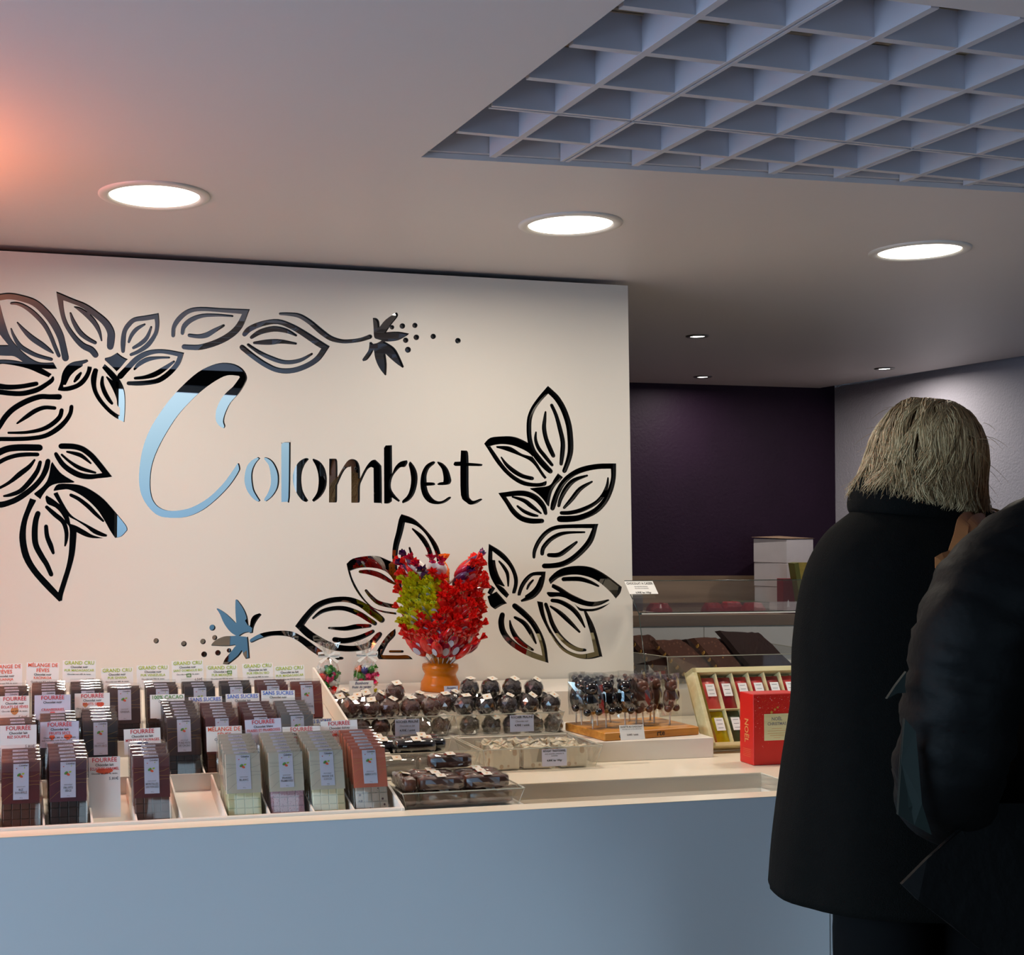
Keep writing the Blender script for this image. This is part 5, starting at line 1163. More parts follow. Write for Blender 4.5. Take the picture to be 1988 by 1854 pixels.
tops = ['sachet_pink', 'sachet_red', 'sachet_scarlet', 'sachet_scarlet', 'sachet_red', 'sachet_scarlet']; bots = ['sachet_gold', 'sachet_green', 'sachet_gold', 'sachet_green', 'sachet_gold', 'sachet_green']
for k in range(NC_):
    sachet(x00 + k * pitch, 0.108, tops[k], '%s tea sachet, %s in the upper row of the cream box' % ({'sachet_pink': 'pink', 'sachet_red': 'dark red', 'sachet_scarlet': 'scarlet'}[tops[k]], ORD[k]))
    sachet(x00 + k * pitch, 0.011, bots[k], '%s tea sachet, %s in the lower row of the cream box' % ({'sachet_gold': 'golden', 'sachet_green': 'dark green'}[bots[k]], ORD[k]))
rb = thing('gift_box', 'red Christmas gift box with gold dots and a cream label', 'gift box', W(1.902, 2.898, 0.9006), (0, 0, YAW))
m = MB(); m.box(0, 0.135, 0, 0.061, 0, 0.181, 'box_red', bev=0.0012); m.box(0.002, .133, .001, .006, .178, .1815, 'box_red')
rnd = random.Random(4); T = T3(0, -.0003, 0) @ FACE
def star(m, x, y, r, mm, T): m.add([(x + (r if k % 2 == 0 else r * .45) * math.cos(math.pi * k / 5 + .3), y + (r if k % 2 == 0 else r * .45) * math.sin(math.pi * k / 5 + .3), 0.0002) for k in range(10)], [tuple(range(10))], mm, T)
for k in range(330):
    x, y = rnd.uniform(.004, .131), .177 - abs(rnd.gauss(0, .052)); 
    if y < .008 or (.030 < x < .105 and .060 < y < .132): continue
    if x > .05 and y > .14 and rnd.random() < .3: continue
    r = rnd.uniform(.0003, .0009); m.add([(x + r * math.cos(a), y + r * math.sin(a), .0001) for a in (0, 1.57, 3.14, 4.71)], [(0, 1, 2, 3)], 'ink_tan' if k % 3 else 'paper', T)
m.obj('carton', rb)
m = MB(); m.box(0.031, 0.104, -.0011, -.0003, .062, .130, 'cream_wood')
T2 = T3(0, -.0012, 0) @ FACE
m.text('NOËL', .0675, .113, .012, 'ink_grey', T2); m.text('CHRISTMAS', .0675, .101, .011, 'ink_grey', T2, 'C', .055)
for q, w_ in enumerate((.03, .055, .055, .04, .02)): m.add([(.0675 - w_ / 2, .092 - q * .006, .0002), (.0675 + w_ / 2, .092 - q * .006, .0002), (.0675 + w_ / 2, .0927 - q * .006, .0002), (.0675 - w_ / 2, .0927 - q * .006, .0002)], [(0, 1, 2, 3)], 'ink_tan', T2)
for sx_, sy_, r in ((.052, .134, .0055), (.062, .141, .0045), (.070, .146, .004)): star(m, sx_, sy_, r, 'ink_gold', T2)
m.obj('label', rb)
m = MB()
TS2 = T3(-.0004, .038, .116) @ Matrix(((0, 0, -1, 0), (0, -1, 0, 0), (-1, 0, 0, 0), (0, 0, 0, 1)))
m.text('NOËL', 0, 0, .024, 'ink_tan', TS2, 'L', .062)
for q in range(5): m.add([(.078 + q * .0045, -.008, 0), (.0786 + q * .0045, -.008, 0), (.0786 + q * .0045, .026, 0), (.078 + q * .0045, .026, 0)], [(0, 1, 2, 3)], 'ink_tan', TS2)
m.obj('side_lettering', rb)

# ------------------------------------------------------------------ glass case beside the panel
gc = thing('glass_case', 'slanted glass display case beyond the end of the sign panel', 'display case', W(0, 0, 0), YR)
m = MB(); m.box(2.012, 3.05, 3.70, 4.45, 0.0, 0.985, 'display_white'); m.obj('plinth', gc)
GA, GB, GC = (3.645, 1.337), (3.553, 1.240), (3.47, 0.9035)
def pane(m, u0, u1, a, b, th=.005):
    d = Vector((0, b[0] - a[0], b[1] - a[1])).normalized(); n = Vector((0, -d.z, d.y)) * th
    P = [Vector((u, q[0], q[1])) for u in (u0, u1) for q in (a, b)]; P = [P[0], P[1], P[3], P[2]]
    m.add([tuple(p) for p in P], [(0, 1, 2, 3)], 'glass_pane')
for nm_, a, b in (('upper_pane', GA, GB), ('lower_pane', GB, GC)):
    m = MB(); pane(m, 1.936, 3.05, a, b); m.tube([(1.936, *a), (1.936, *b)], .0014, 'glass_edge', n=5); m.tube([(1.936, *a), (3.05, *a)], .0014, 'glass_edge', n=5); m.obj(nm_, gc)
m = MB(); m.box(1.94, 3.05, GB[0], GB[0] + .004, GB[1] - .003, GB[1] + .004, 'glass_edge'); m.box(2.012, 3.05, GB[0] + .004, 4.0, GB[1] - .002, GB[1] + .002, 'glass_pane'); m.box(1.945, 2.95, GB[0] - .003, GB[0] - .0005, GB[1] - .0015, GB[1] + .0015, 'metal_white'); m.obj('glass_shelf', gc)  # thin white strip paints the bright reflection line along the shelf edge
(u0, z0), (u1, _) = PV(1212, 1128.5, 3.63), PV(1267, 1128.5, 3.63)
o = card(u0, u1, z0, 3.63, [('CHOCOLAT A CASSER', .0105, K_, .011), ('chocolat lait noisettes', .0052, Y_, .019), ('chocolat noir amandes', .0052, Y_, .025), ('6,90€ les 100gr', .0085, K_, .040)], 'white card reading CHOCOLAT A CASSER on the slanted glass', h=.0415, paper='paper', lean=-.0, grp='price card on the glass case')
o.rotation_euler = (RZ(YAW) @ RX(math.radians(-43)) ).to_euler(); o.scale = (1, 1, 1.25)
# bin of chocolate slabs
zb = 0.9855; vb0 = 3.80
ub0 = PV(1295, 1275, vb0)[0]; zrim = PV(1295, 1275, vb0)[1]
bt_ = thing('slab_bin', 'clear acrylic bin of broken chocolate slabs inside the glass case', 'bin', W(ub0, vb0, zb), YR)
m = MB(); h = zrim - zb; L_b, D_b = 0.62, 0.34
P = [(.012, .006, .002), (L_b, .006, .002), (L_b, D_b, .002), (-.06, D_b, .002), (0, 0, h), (L_b, 0, h), (L_b, D_b + .01, h), (-.10, D_b + .01, h)]
m.add(P, [(0, 1, 2, 3), (0, 4, 5, 1), (1, 5, 6, 2), (2, 6, 7, 3), (3, 7, 4, 0)], 'acrylic'); m.obj('bin_body', bt_)
m = MB()
for i in range(4): m.tube([P[4 + i], P[4 + (i + 1) % 4]], .0014, 'acrylic_edge', n=4); m.tube([P[i], P[i + 4]], .001, 'acrylic_edge', n=4)
m.obj('rim', bt_)
def slab(pts, v, mm, label, th=.017, lean=0.25, nuts=True, seed=0):
    "irregular broken plate: outline given on the upright plane v"
    Q = [PV(x, y, v) for x, y in pts]; cx_ = sum(q[0] for q in Q) / len(Q); zb_ = min(q[1] for q in Q); rnd = random.Random(seed)
    Q2 = []
    for i in range(len(Q)):
        a, b = Q[i], Q[(i + 1) % len(Q)]
        for s in range(5): t_ = s / 5; Q2.append((a[0] + (b[0] - a[0]) * t_ - cx_ + (rnd.uniform(-.002, .002) if s else 0), a[1] + (b[1] - a[1]) * t_ - zb_ + (rnd.uniform(-.002, .002) if s else 0)))
    t = thing('chocolate_slab', label, 'chocolate slab', W(cx_, v, zb_), (0, 0, YAW), 'broken chocolate slabs in the glass case'); T = RX(-lean) @ RZ(math.radians(0)) 
    m = MB(); m.prism([(x, z) for x, z in Q2], 0, .001, mm, T @ FACE)
    n = len(Q2); vs = [(x, 0, z) for x, z in Q2] + [(x - .010, th, z - .0) for x, z in Q2]
    m.add(vs, [(i, n + i, n + (i + 1) % n, (i + 1) % n) for i in range(n)] + [tuple(range(n, 2 * n))], mm, T); m.obj('slab', t)
    if nuts:
        m = MB(); a, b = Q2[0], Q2[-5]                       # nuts cut through along the broken left edge
        for k in range(6):
            t_ = .08 + .15 * k; x, z = b[0] + (a[0] - b[0]) * t_, b[1] + (a[1] - b[1]) * t_
            m.lathe([(.0045, 0), (.0085, .003), (.0078, .006), (.004, .005)], 'hazelnut', T @ T3(x - .004, -.001 + .008, z) @ RY(-math.pi / 2 + .3), n=10)
            if k % 2 == 0: m.ball((x + .02 + .01 * k, 0, z * .8 + .004), (.004, .002, .003), 'hazelnut', T, seg=8, rings=5)
        m.obj('nuts', t)
slab([(1232, 1252), (1247, 1250), (1262, 1275), (1262, 1324), (1240, 1300)], 4.02, 'slab_dark', 'dark rounded slab end at the far end of the bin', seed=1)
slab([(1236, 1235), (1250, 1232), (1274, 1232), (1300, 1256), (1350, 1326), (1300, 1328)], 3.95, 'slab_milk', 'milk chocolate slab nearest the sign panel', seed=2)
slab([(1281, 1242), (1333, 1241), (1352, 1256), (1410, 1328), (1352, 1328)], 3.90, 'slab_milk', 'milk chocolate slab edged with hazelnuts, second from the panel', seed=3)
slab([(1343, 1240), (1362, 1238), (1420, 1322), (1385, 1326)], 3.97, 'slab_dark', 'narrow dark slab between the two hazelnut slabs', seed=4, nuts=False)
slab([(1359, 1238), (1402, 1237), (1416, 1252), (1466, 1326), (1424, 1328)], 3.88, 'slab_milk', 'milk chocolate slab edged with hazelnuts, third from the panel', seed=5)
slab([(1402, 1240), (1438, 1238), (1500, 1322), (1462, 1326)], 3.98, 'slab_dark', 'dark slab half hidden behind the large one', seed=6, nuts=False)
slab([(1412, 1223), (1455, 1226), (1487, 1227), (1512, 1252), (1575, 1328), (1488, 1330)], 3.93, 'slab_dark', 'large dark chocolate slab nearest the blond customer', seed=7, nuts=False)

# ------------------------------------------------------------------ back counter of the rear room
VF = 5.95
zc = PB(1400, 1193.5, VF)[1]; zt_ = PB(1229, 1118, VB)[1]; zl = PB(1400, 1215, VF)[1]
bc = thing('back_counter', 'oak-topped white counter along the purple wall', 'counter', B(0, 0, 0), (0, 0, YAWB))
m = MB(); m.box(2.6, 4.385, VF, VB - .002, zl, zc, 'oak'); m.obj('oak_top', bc)
m = MB(); m.box(2.6, 4.385, VB - .022, VB - .002, zc, zt_, 'oak'); m.obj('splashback', bc)
m = MB(); m.box(2.6, 4.385, VF + .02, VB - .03, 0, zl, 'display_white'); m.obj('carcass', bc)
ud = PB(1368, 1240, VF)[0]
for k, (a, b) in enumerate(((2.6, ud - .004), (ud, ud + .6))):
    m = MB(); m.box(a, b, VF + .002, VF + .019, zl - .20, zl - .006, 'display_white', bev=.001); m.obj('drawer_front', bc)
    m = MB(); m.box(a, b, VF + .002, VF + .019, zl - .42, zl - .206, 'display_white', bev=.001); m.obj('drawer_front', bc)
def back_px(x, y, v): u, z = PB(x, y, v); return u, z
# lip-shaped red boxes on the counter
def lips(x0, x1, v, label):
    (a, _), (b, _) = PB(x0, 1190, v), PB(x1, 1190, v); w_ = b - a
    m = MB(); n = 14; vs = []
    prof = [(-.5, 0), (-.44, .55), (-.28, .95), (-.12, 1.0), (0, .9), (.12, 1.0), (.28, .95), (.44, .5), (.5, 0)]
    for s, k in ((-.035, .55), (-.02, 1), (.02, 1), (.035, .55)): vs += [(w_ * p * (1 if k == 1 else .93), s, q * .056 * k) for p, q in prof]
    N = len(prof); fs = [(r * N + i, r * N + i + 1, (r + 1) * N + i + 1, (r + 1) * N + i) for r in range(3) for i in range(N - 1)] + [tuple(range(N - 1, -1, -1)), tuple(3 * N + i for i in range(N)), (0, N, 2 * N, 3 * N, 4 * N - 1, 3 * N - 1, 2 * N - 1, N - 1)]
    m.add(vs, fs, 'lip_red', smooth=False); o = m.obj('red_package'); o.location = B((a + b) / 2, v, zc + .0005); o.rotation_euler = (0, 0, YAWB); tag(o, label, 'package', 'glossy red packages on the back counter')
lips(1256, 1303, 6.06, 'glossy red package standing alone near the sign panel')
lips(1364, 1402, 6.04, 'glossy red package, first of the three together')
lips(1398, 1442, 6.13, 'glossy red package in the middle of the three, a little behind')
lips(1440, 1484, 6.04, 'glossy red package of the three nearest the cartons')
(a, _), (b, _) = PB(1447, 1180, 6.2), PB(1522, 1180, 6.2)
m = MB(); m.box(0, b - a, 0, .16, 0, .045, 'sachet_green', bev=.002); o = m.obj('flat_box'); o.location = B(a, 6.21, zc + .0005); o.rotation_euler = (0, 0, YAWB); tag(o, 'low dark green box behind the red packages', 'box')
(a, _) = PB(1230, 1180, 6.2); (b, _) = PB(1257, 1180, 6.2)
m = MB(); m.box(0, b - a, 0, .05, 0, .085, 'sleeve_grey', bev=.002); o = m.obj('grey_box'); o.location = B(a, 6.25, zc + .0005); o.rotation_euler = (0, 0, YAWB); tag(o, 'small grey box beside the red package at the sign panel', 'box')
# stacked white cartons
vc = 6.12; (a, zc0) = PB(1500, 1190, vc); cz = [zc + .0005]
for yy in (1137, 1092, 1047): cz.append(PB(1541, yy, vc)[1])
hC = (cz[3] - cz[0]) / 3
for k in range(3):
    t = thing('carton', ['bottom', 'middle', 'top'][k] + ' white cardboard carton of the stack of three by the purple wall', 'carton', B(a + .085, vc, cz[0] + hC * k + .0004 * k), (0, 0, YAWB + .50 + .02 * k), 'white cartons stacked on the back counter')
    m = MB(); m.box(0, .30, 0, .19, 0, hC - .001, 'carton', bev=.002); m.obj('carton_body', t)
    if k == 2:
        m = MB(); m.add([(-.005, -.004, hC + .001), (.31, -.004, hC + .001), (.30, .20, hC + .012), (-.012, .20, hC + .006)], [(0, 1, 2, 3)], 'carton_brown'); m.add([(-.005, -.004, hC + .003), (.31, -.004, hC + .003), (.30, .20, hC + .014), (-.012, .20, hC + .008)], [(0, 1, 2, 3)], 'carton_brown'); m.obj('open_flap', t)
# dark red box with a little tree, green-and-gold box
vw = 5.99; (a, z0), (b, _) = PB(1521, 1188, vw), PB(1560, 1188, vw); zt2 = PB(1521, 1124, vw)[1]
t = thing('wine_red_box', 'dark red box with a small printed tree on the back counter', 'box', B(a, vw, zc + .0005), (0, 0, YAWB))
m = MB(); m.box(0, b - a, 0, .06, 0, zt2 - zc, 'wine_box', bev=.001); m.obj('carton', t)
m = MB(); TQ = T3(.028, -.0005, .035) @ FACE
for q in range(3): m.add([(-.010 + .002 * q, q * .011), (.010 - .002 * q, q * .011), (0, q * .011 + .016)], [(0, 1, 2)], 'paper', TQ)
m.obj('tree_print', t)
vg = 5.80
BG = thing('gold_gift_box', 'olive and gold patterned gift box leaning beside the cartons', 'gift box', B(PB(1545, 1190, 6.0)[0] + .0, 6.00, zc + .0005), (0, 0, 0))
zg = PB(1530, 1093, 6.0)[1] - zc
BG.rotation_euler = (RZ(YAWB - .12)).to_euler()
m = MB(); m.add([(-.022, 0, zg), (.012, 0, zg + .002), (.045, 0, 0), (.012, 0, 0)], [(0, 1, 2, 3)], 'olive_box'); vs = [(-.022, 0, zg), (.004, -.02, zg + .004), (.045, -.02, 0), (.018, 0, 0)]
m = MB(); m.prism([(-.040, zg), (-.017, zg + .004), (.024, 0), (0, 0)], 0, .07, 'olive_box', FACE); m.obj('side_face', BG)
m = MB(); m.prism([(-.0165, zg + .004), (.11, zg + .004), (.14, 0), (.0245, 0)], .001, .069, 'gold_foil', FACE); m.obj('gold_front', BG)

# ------------------------------------------------------------------ people
def ring_loft(m, rings, mat_, n=40, T=None, cap=True, fold=0.0, seed=0, power=2.3, zf=9.0):
    "rings: (z, cx, cy, rx, ry, tilt_x) ; folds are shallow vertical waves"
    vs = []
    for (z, cx, cy, rx, ry, *tl) in rings:
        tx = tl[0] if tl else 0; ty = tl[1] if len(tl) > 1 else 0
        for k in range(n):
            a = 2 * math.pi * k / n; c_, s_ = math.cos(a), math.sin(a)
            x = math.copysign(abs(c_) ** (2 / power), c_); y = math.copysign(abs(s_) ** (2 / power), s_)
            w_ = 1 + fold * noise.noise(Vector((c_ * 2.2 + seed, s_ * 2.2, z * zf * .25))) + fold * .5 * noise.noise(Vector((c_ * 5 + seed, s_ * 5, z * zf * .6)))
            vs.append((cx + rx * x * w_, cy + ry * y * w_, z + tx * rx * x + ty * ry * y))
    R_n = len(rings); fs = [(i * n + k, i * n + (k + 1) % n, (i + 1) * n + (k + 1) % n, (i + 1) * n + k) for i in range(R_n - 1) for k in range(n)]
    if cap: fs += [tuple(range(n - 1, -1, -1)), tuple((R_n - 1) * n + k for k in range(n))]
    return m.add(vs, fs, mat_, T, True)
def interp_rings(R_, sub=4):
    out = []
    for i in range(len(R_) - 1):
        p0, a, b, p3 = R_[max(0, i - 1)], R_[i], R_[i + 1], R_[min(len(R_) - 1, i + 2)]
        for s in range(sub):
            t = s / sub; out.append(tuple(0.5 * (2 * a[k] + (b[k] - p0[k]) * t + (2 * p0[k] - 5 * a[k] + 4 * b[k] - p3[k]) * t * t + (3 * a[k] - p0[k] - 3 * b[k] + p3[k]) * t ** 3) for k in range(len(a))))
    out.append(R_[-1]); return out
def limb(m, pts, mat_, n=20, fold=0.0, seed=0):
    "tapered sleeve or leg: pts (x, y, z, r)"
    P = interp_rings([tuple(p) for p in pts], 6); vs = []; up = Vector((0.05, 0.9, 0.2)); N = len(P)
    for i, p in enumerate(P):
        a_, b_ = Vector(P[max(0, i - 1)][:3]), Vector(P[min(N - 1, i + 1)][:3]); t = (b_ - a_).normalized(); u = t.cross(up).normalized(); w_ = t.cross(u)
        for k in range(n):
            th = 2 * math.pi * k / n; r = p[3] * (1 + fold * noise.noise(Vector((math.cos(th) * 1.5 + seed, math.sin(th) * 1.5, i * .45))) + fold * .6 * noise.noise(Vector((math.cos(th) * .8 + seed, math.sin(th) * .8 + i * .5, i * 1.1))))
            vs.append(tuple(Vector(p[:3]) + (u * math.cos(th) + w_ * math.sin(th)) * r))
    fs = [(i * n + k, i * n + (k + 1) % n, (i + 1) * n + (k + 1) % n, (i + 1) * n + k) for i in range(N - 1) for k in range(n)] + [tuple(range(n - 1, -1, -1)), tuple((N - 1) * n + k for k in range(n))]
    return m.add(vs, fs, mat_, None, True)
def skin_body(name, nodes, edges, parent, mat_='skin'):
    "one continuous surface grown from a skeleton of joints with radii"
    me = bpy.data.meshes.new(name); me.from_pydata([p[:3] for p in nodes], edges, []); o = bpy.data.objects.new(name, me); COL.objects.link(o); o.parent = parent
    me.materials.append(M[mat_]); sk = o.modifiers.new('Skin', 'SKIN'); sk.use_smooth_shade = True
    if not me.skin_vertices: me.attributes.new('skin', 'FLOAT', 'POINT')
    for v, p in zip(me.skin_vertices[0].data, nodes): v.radius = (p[3], p[4] if len(p) > 4 else p[3]); v.use_root = False
    me.skin_vertices[0].data[0].use_root = True
    sb = o.modifiers.new('Subdivision', 'SUBSURF'); sb.levels = 1; sb.render_levels = 2
    return o
def hand_nodes(nodes, edges, wrist, pos, fwd, side, down, curl=0.5):
    "palm with four unequal fingers and a thumb leaving its side"
    P, F, S, D = Vector(pos), Vector(fwd).normalized(), Vector(side).normalized(), Vector(down).normalized()
    palm = len(nodes); nodes.append((*(P + F * .045), .030, .014)); edges.append((wrist, palm))
    k0 = len(nodes); nodes.append((*(P + F * .080), .034, .012)); edges.append((palm, k0))
    for off, L_ in ((-.030, .062), (-.010, .074), (.010, .070), (.029, .056)):
        prev = k0
        for j in range(1, 4):
            t = j / 3; q = P + F * (.088 + L_ * t * math.cos(curl * t)) + S * off * 1.05 + D * (L_ * t * math.sin(curl * t * 1.3)); nodes.append((*q, .0088 - .0012 * j, .0082 - .0011 * j)); edges.append((prev, len(nodes) - 1)); prev = len(nodes) - 1
    prev = palm
    for j in range(1, 4):
        q = P + F * (.035 + .020 * j) - S * (.026 + .013 * j) + D * (.006 * j); nodes.append((*q, .0115 - .0012 * j, .0105 - .001 * j)); edges.append((prev, len(nodes) - 1)); prev = len(nodes) - 1
def face_parts(parent, c, R, s=1.0):
    "head as a modelled surface: skull, face plane, nose, mouth, ears; +y of R is where the face looks"
    m = MB(); seg, rg = 28, 20; vs = []
    for i in range(rg + 1):
        ph = math.pi * i / rg
        for k in range(seg):
            th = 2 * math.pi * k / seg; x, y, z = math.sin(ph) * math.cos(th), math.sin(ph) * math.sin(th), math.cos(ph)
            X, Y, Z = .074 * x, .094 * y, .112 * z
            if z < 0: X *= 1 - .28 * (-z) ** 1.4; Y *= (1 - .10 * (-z)) if y > 0 else (1 - .38 * (-z))
            if y > .5: Y -= .006 * (1 - abs(z))
            nose = math.exp(-((x / .16) ** 2)) * math.exp(-(((z + .16) / .17) ** 2)) * (y > 0); Y += .024 * nose
            Y -= .008 * math.exp(-(((abs(x) - .42) / .16) ** 2)) * math.exp(-(((z - .06) / .10) ** 2)) * (y > 0)
            Y += .006 * math.exp(-((x / .30) ** 2)) * math.exp(-(((z + .50) / .08) ** 2)) * (y > 0) + .006 * math.exp(-((x / .3) ** 2)) * math.exp(-(((z + .88) / .15) ** 2)) * (y > 0)
            vs.append((X, Y, Z))
    fs = [(i * seg + k, (i + 1) * seg + k, (i + 1) * seg + (k + 1) % seg, i * seg + (k + 1) % seg) for i in range(rg) for k in range(seg)]
    T = Matrix.Translation(c) @ R @ Matrix.Scale(s, 4); m.add(vs, fs, 'skin', T, True)
    for sx_ in (-1, 1):
        m.ball((sx_ * .074, -.004, -.006), (.008, .018, .030), 'skin', T, seg=12, rings=8)
        m.ball((sx_ * .030, .076, .008), (.0125, .009, .008), 'eye_white', T, seg=12, rings=8); m.ball((sx_ * .030, .0835, .008), (.0055, .003, .0055), 'ink', T, seg=10, rings=6)
    m.ball((0, .088, -.052), (.021, .006, .0055), 'lips', T, seg=12, rings=6)
    m.lathe([(.052, -.20), (.050, -.12), (.052, -.06)], 'skin', T @ T3(0, -.012, 0), n=24, cap=False)
    return m
def add_text_free(): pass

# --- customer seen from behind: black wool coat, ash-blond bob
wp = thing('person', 'customer with ash blond bob in a long black wool coat, seen from behind', 'person', (1.03, 2.20, 0), (0, 0, 0))
ox, oy = 1.03, 2.20
def rel(L_, z, R2, d, ty=0): return (z, (L_ + R2) / 2 - ox, 0.0 + ty, (R2 - L_) / 2, d)
RG = [rel(.800, .885, 1.205, .165, .01), rel(.808, .96, 1.200, .165, .01), rel(.826, 1.08, 1.195, .160, .01), rel(.840, 1.20, 1.195, .150, 0), rel(.838, 1.30, 1.215, .145, -.01),
      rel(.846, 1.38, 1.235, .140, -.015), rel(.856, 1.44, 1.245, .130, -.02), rel(.872, 1.48, 1.235, .115, -.02), rel(.893, 1.508, 1.215, .098, -.015), rel(.920, 1.530, 1.190, .082, -.01), rel(.955, 1.552, 1.150, .070, 0), rel(.978, 1.566, 1.125, .062, .0)]
m = MB(); ring_loft(m, interp_rings(RG, 4), 'coat_wool', n=56, fold=.035, seed=2.0, power=2.25)
m.obj('coat', wp)
m = MB(); limb(m, [(-.098, -.01, 1.47, .056), (-.116, -.02, 1.40, .062), (-.126, .0, 1.25, .056), (-.122, .06, 1.14, .052), (-.075, .17, 1.12, .046), (-.02, .26, 1.13, .042)], 'coat_wool', fold=.06, seed=1); m.obj('sleeve', wp)
m = MB(); limb(m, [(.108, -.01, 1.465, .060), (.135, -.02, 1.39, .060), (.140, .03, 1.24, .056), (.124, .06, 1.14, .052), (.09, .17, 1.12, .046), (.05, .26, 1.13, .042)], 'coat_wool', fold=.06, seed=4); m.obj('sleeve', wp)
# turned-down collar: inner stand and rolled outer fall
m = MB(); cz_ = lambda px: (px - 606) / 2465 * 2.26 - ox
CRI = [(1.530, .036, .005, .105, .080, -.10), (1.556, .020, .003, .098, .076, -.12), (1.584, .018, .002, .094, .072, -.12), (1.596, .018, .002, .090, .068, -.12)]
ring_loft(m, interp_rings([(a, .012, c_, d * .98, e, f_) for a, b, c_, d, e, f_ in CRI], 3), 'coat_wool', n=40, fold=.02, cap=False)
CRO = [(1.594, .018, .002, .091, .070, -.12), (1.590, .018, .000, .103, .084, -.12), (1.570, .019, -.002, .114, .094, -.11), (1.546, .020, -.003, .121, .099, -.11), (1.530, .020, -.003, .118, .096, -.11), (1.532, .020, -.002, .108, .086, -.11)]
ring_loft(m, interp_rings([(a, .012, c_, d * .90, e * .95, f_) for a, b, c_, d, e, f_ in CRO], 3), 'coat_wool', n=40, fold=.03, seed=5, cap=False); m.obj('collar', wp)
for s, x in (('l', -.045), ('r', .105)):
    m = MB(); limb(m, [(x, .0, .93, .088), (x + .003, .005, .75, .080), (x + .003, .01, .52, .062), (x, .0, .30, .056), (x, -.01, .09, .052)], 'trouser', fold=.09, seed=x * 30); m.obj('trouser_leg', wp)
    m = MB(); m.ball((x, .05, .035), (.046, .125, .036), 'shoe', seg=20, rings=10); m.box(x - .045, x + .045, -.07, .165, 0, .018, 'shoe', bev=.006); m.obj('shoe', wp)
HC = Vector((.040, .015, 1.620)); HR = RZ(math.radians(-30)) @ RY(math.radians(10)) @ RX(math.radians(-12))
nodes = [(.01, 0, .95, .09, .08), (.01, 0, 1.15, .10, .08), (.012, -.01, 1.36, .11, .08), (.018, -.004, 1.47, .07, .06), (.024, 0, 1.54, .048, .048), (.034, .008, 1.585, .048, .05)]; edges = [(0, 1), (1, 2), (2, 3), (3, 4), (4, 5)]
for s in (-1, 1):
    sh = len(nodes); nodes.append((s * .105, -.01, 1.455, .042)); edges.append((2, sh)); e = len(nodes); nodes.append((s * .120, .03, 1.18, .032)); edges.append((sh, e)); w_ = len(nodes); nodes.append((s * .028, .23, 1.125, .024)); edges.append((e, w_))
    hand_nodes(nodes, edges, w_, (s * .03, .26, 1.125), (-s * .25, 1, -.12), (-1, 0, 0) if s > 0 else (1, 0, 0), (0, 0, -1), .6)
skin_body('body', nodes, edges, wp)
hm = face_parts(wp, HC, HR); hm.obj('head', wp)
# hair: cap plus combed strands
m = MB(); seg, rg = 36, 18; vs = []
for i in range(rg + 1):
    ph = math.pi * .66 * i / rg
    for k in range(seg):
        th = 2 * math.pi * k / seg; x, y, z = math.sin(ph) * math.cos(th), math.sin(ph) * math.sin(th), math.cos(ph)
        if y > .35: zc_ = max(z, .25 + .2 * y); z_ = zc_
        else: z_ = z
        g_ = 1 + .10 * max(0, -z) + .015 * noise.noise(Vector((x * 6, y * 6, z)))
        vs.append((.087 * x * g_, .101 * y * g_, .110 * z_ + .006))
m.add(vs, [(i * seg + k, (i + 1) * seg + k, (i + 1) * seg + (k + 1) % seg, i * seg + (k + 1) % seg) for i in range(rg) for k in range(seg)], 'hair_base', Matrix.Translation(HC) @ HR, True)
rnd = random.Random(8); hT = Matrix.Translation(HC) @ HR; hTi = hT.to_3x3()
def strand(m, pts, r, mm):
    n = 3; vs = []
    for i, p in enumerate(pts):
        t = (pts[min(i + 1, len(pts) - 1)] - pts[max(0, i - 1)]).normalized(); a = t.cross(Vector((.3, .2, 1))).normalized(); b = t.cross(a); rr = r * (1 - .75 * (i / (len(pts) - 1)) ** 3)
        for k in range(n): th = 2.0944 * k; vs.append(p + (a * math.cos(th) + b * math.sin(th)) * rr)
    m.add(vs, [(i * n + k, i * n + (k + 1) % n, (i + 1) * n + (k + 1) % n, (i + 1) * n + k) for i in range(len(pts) - 1) for k in range(n)], mm, None, True)
part_x = -.018
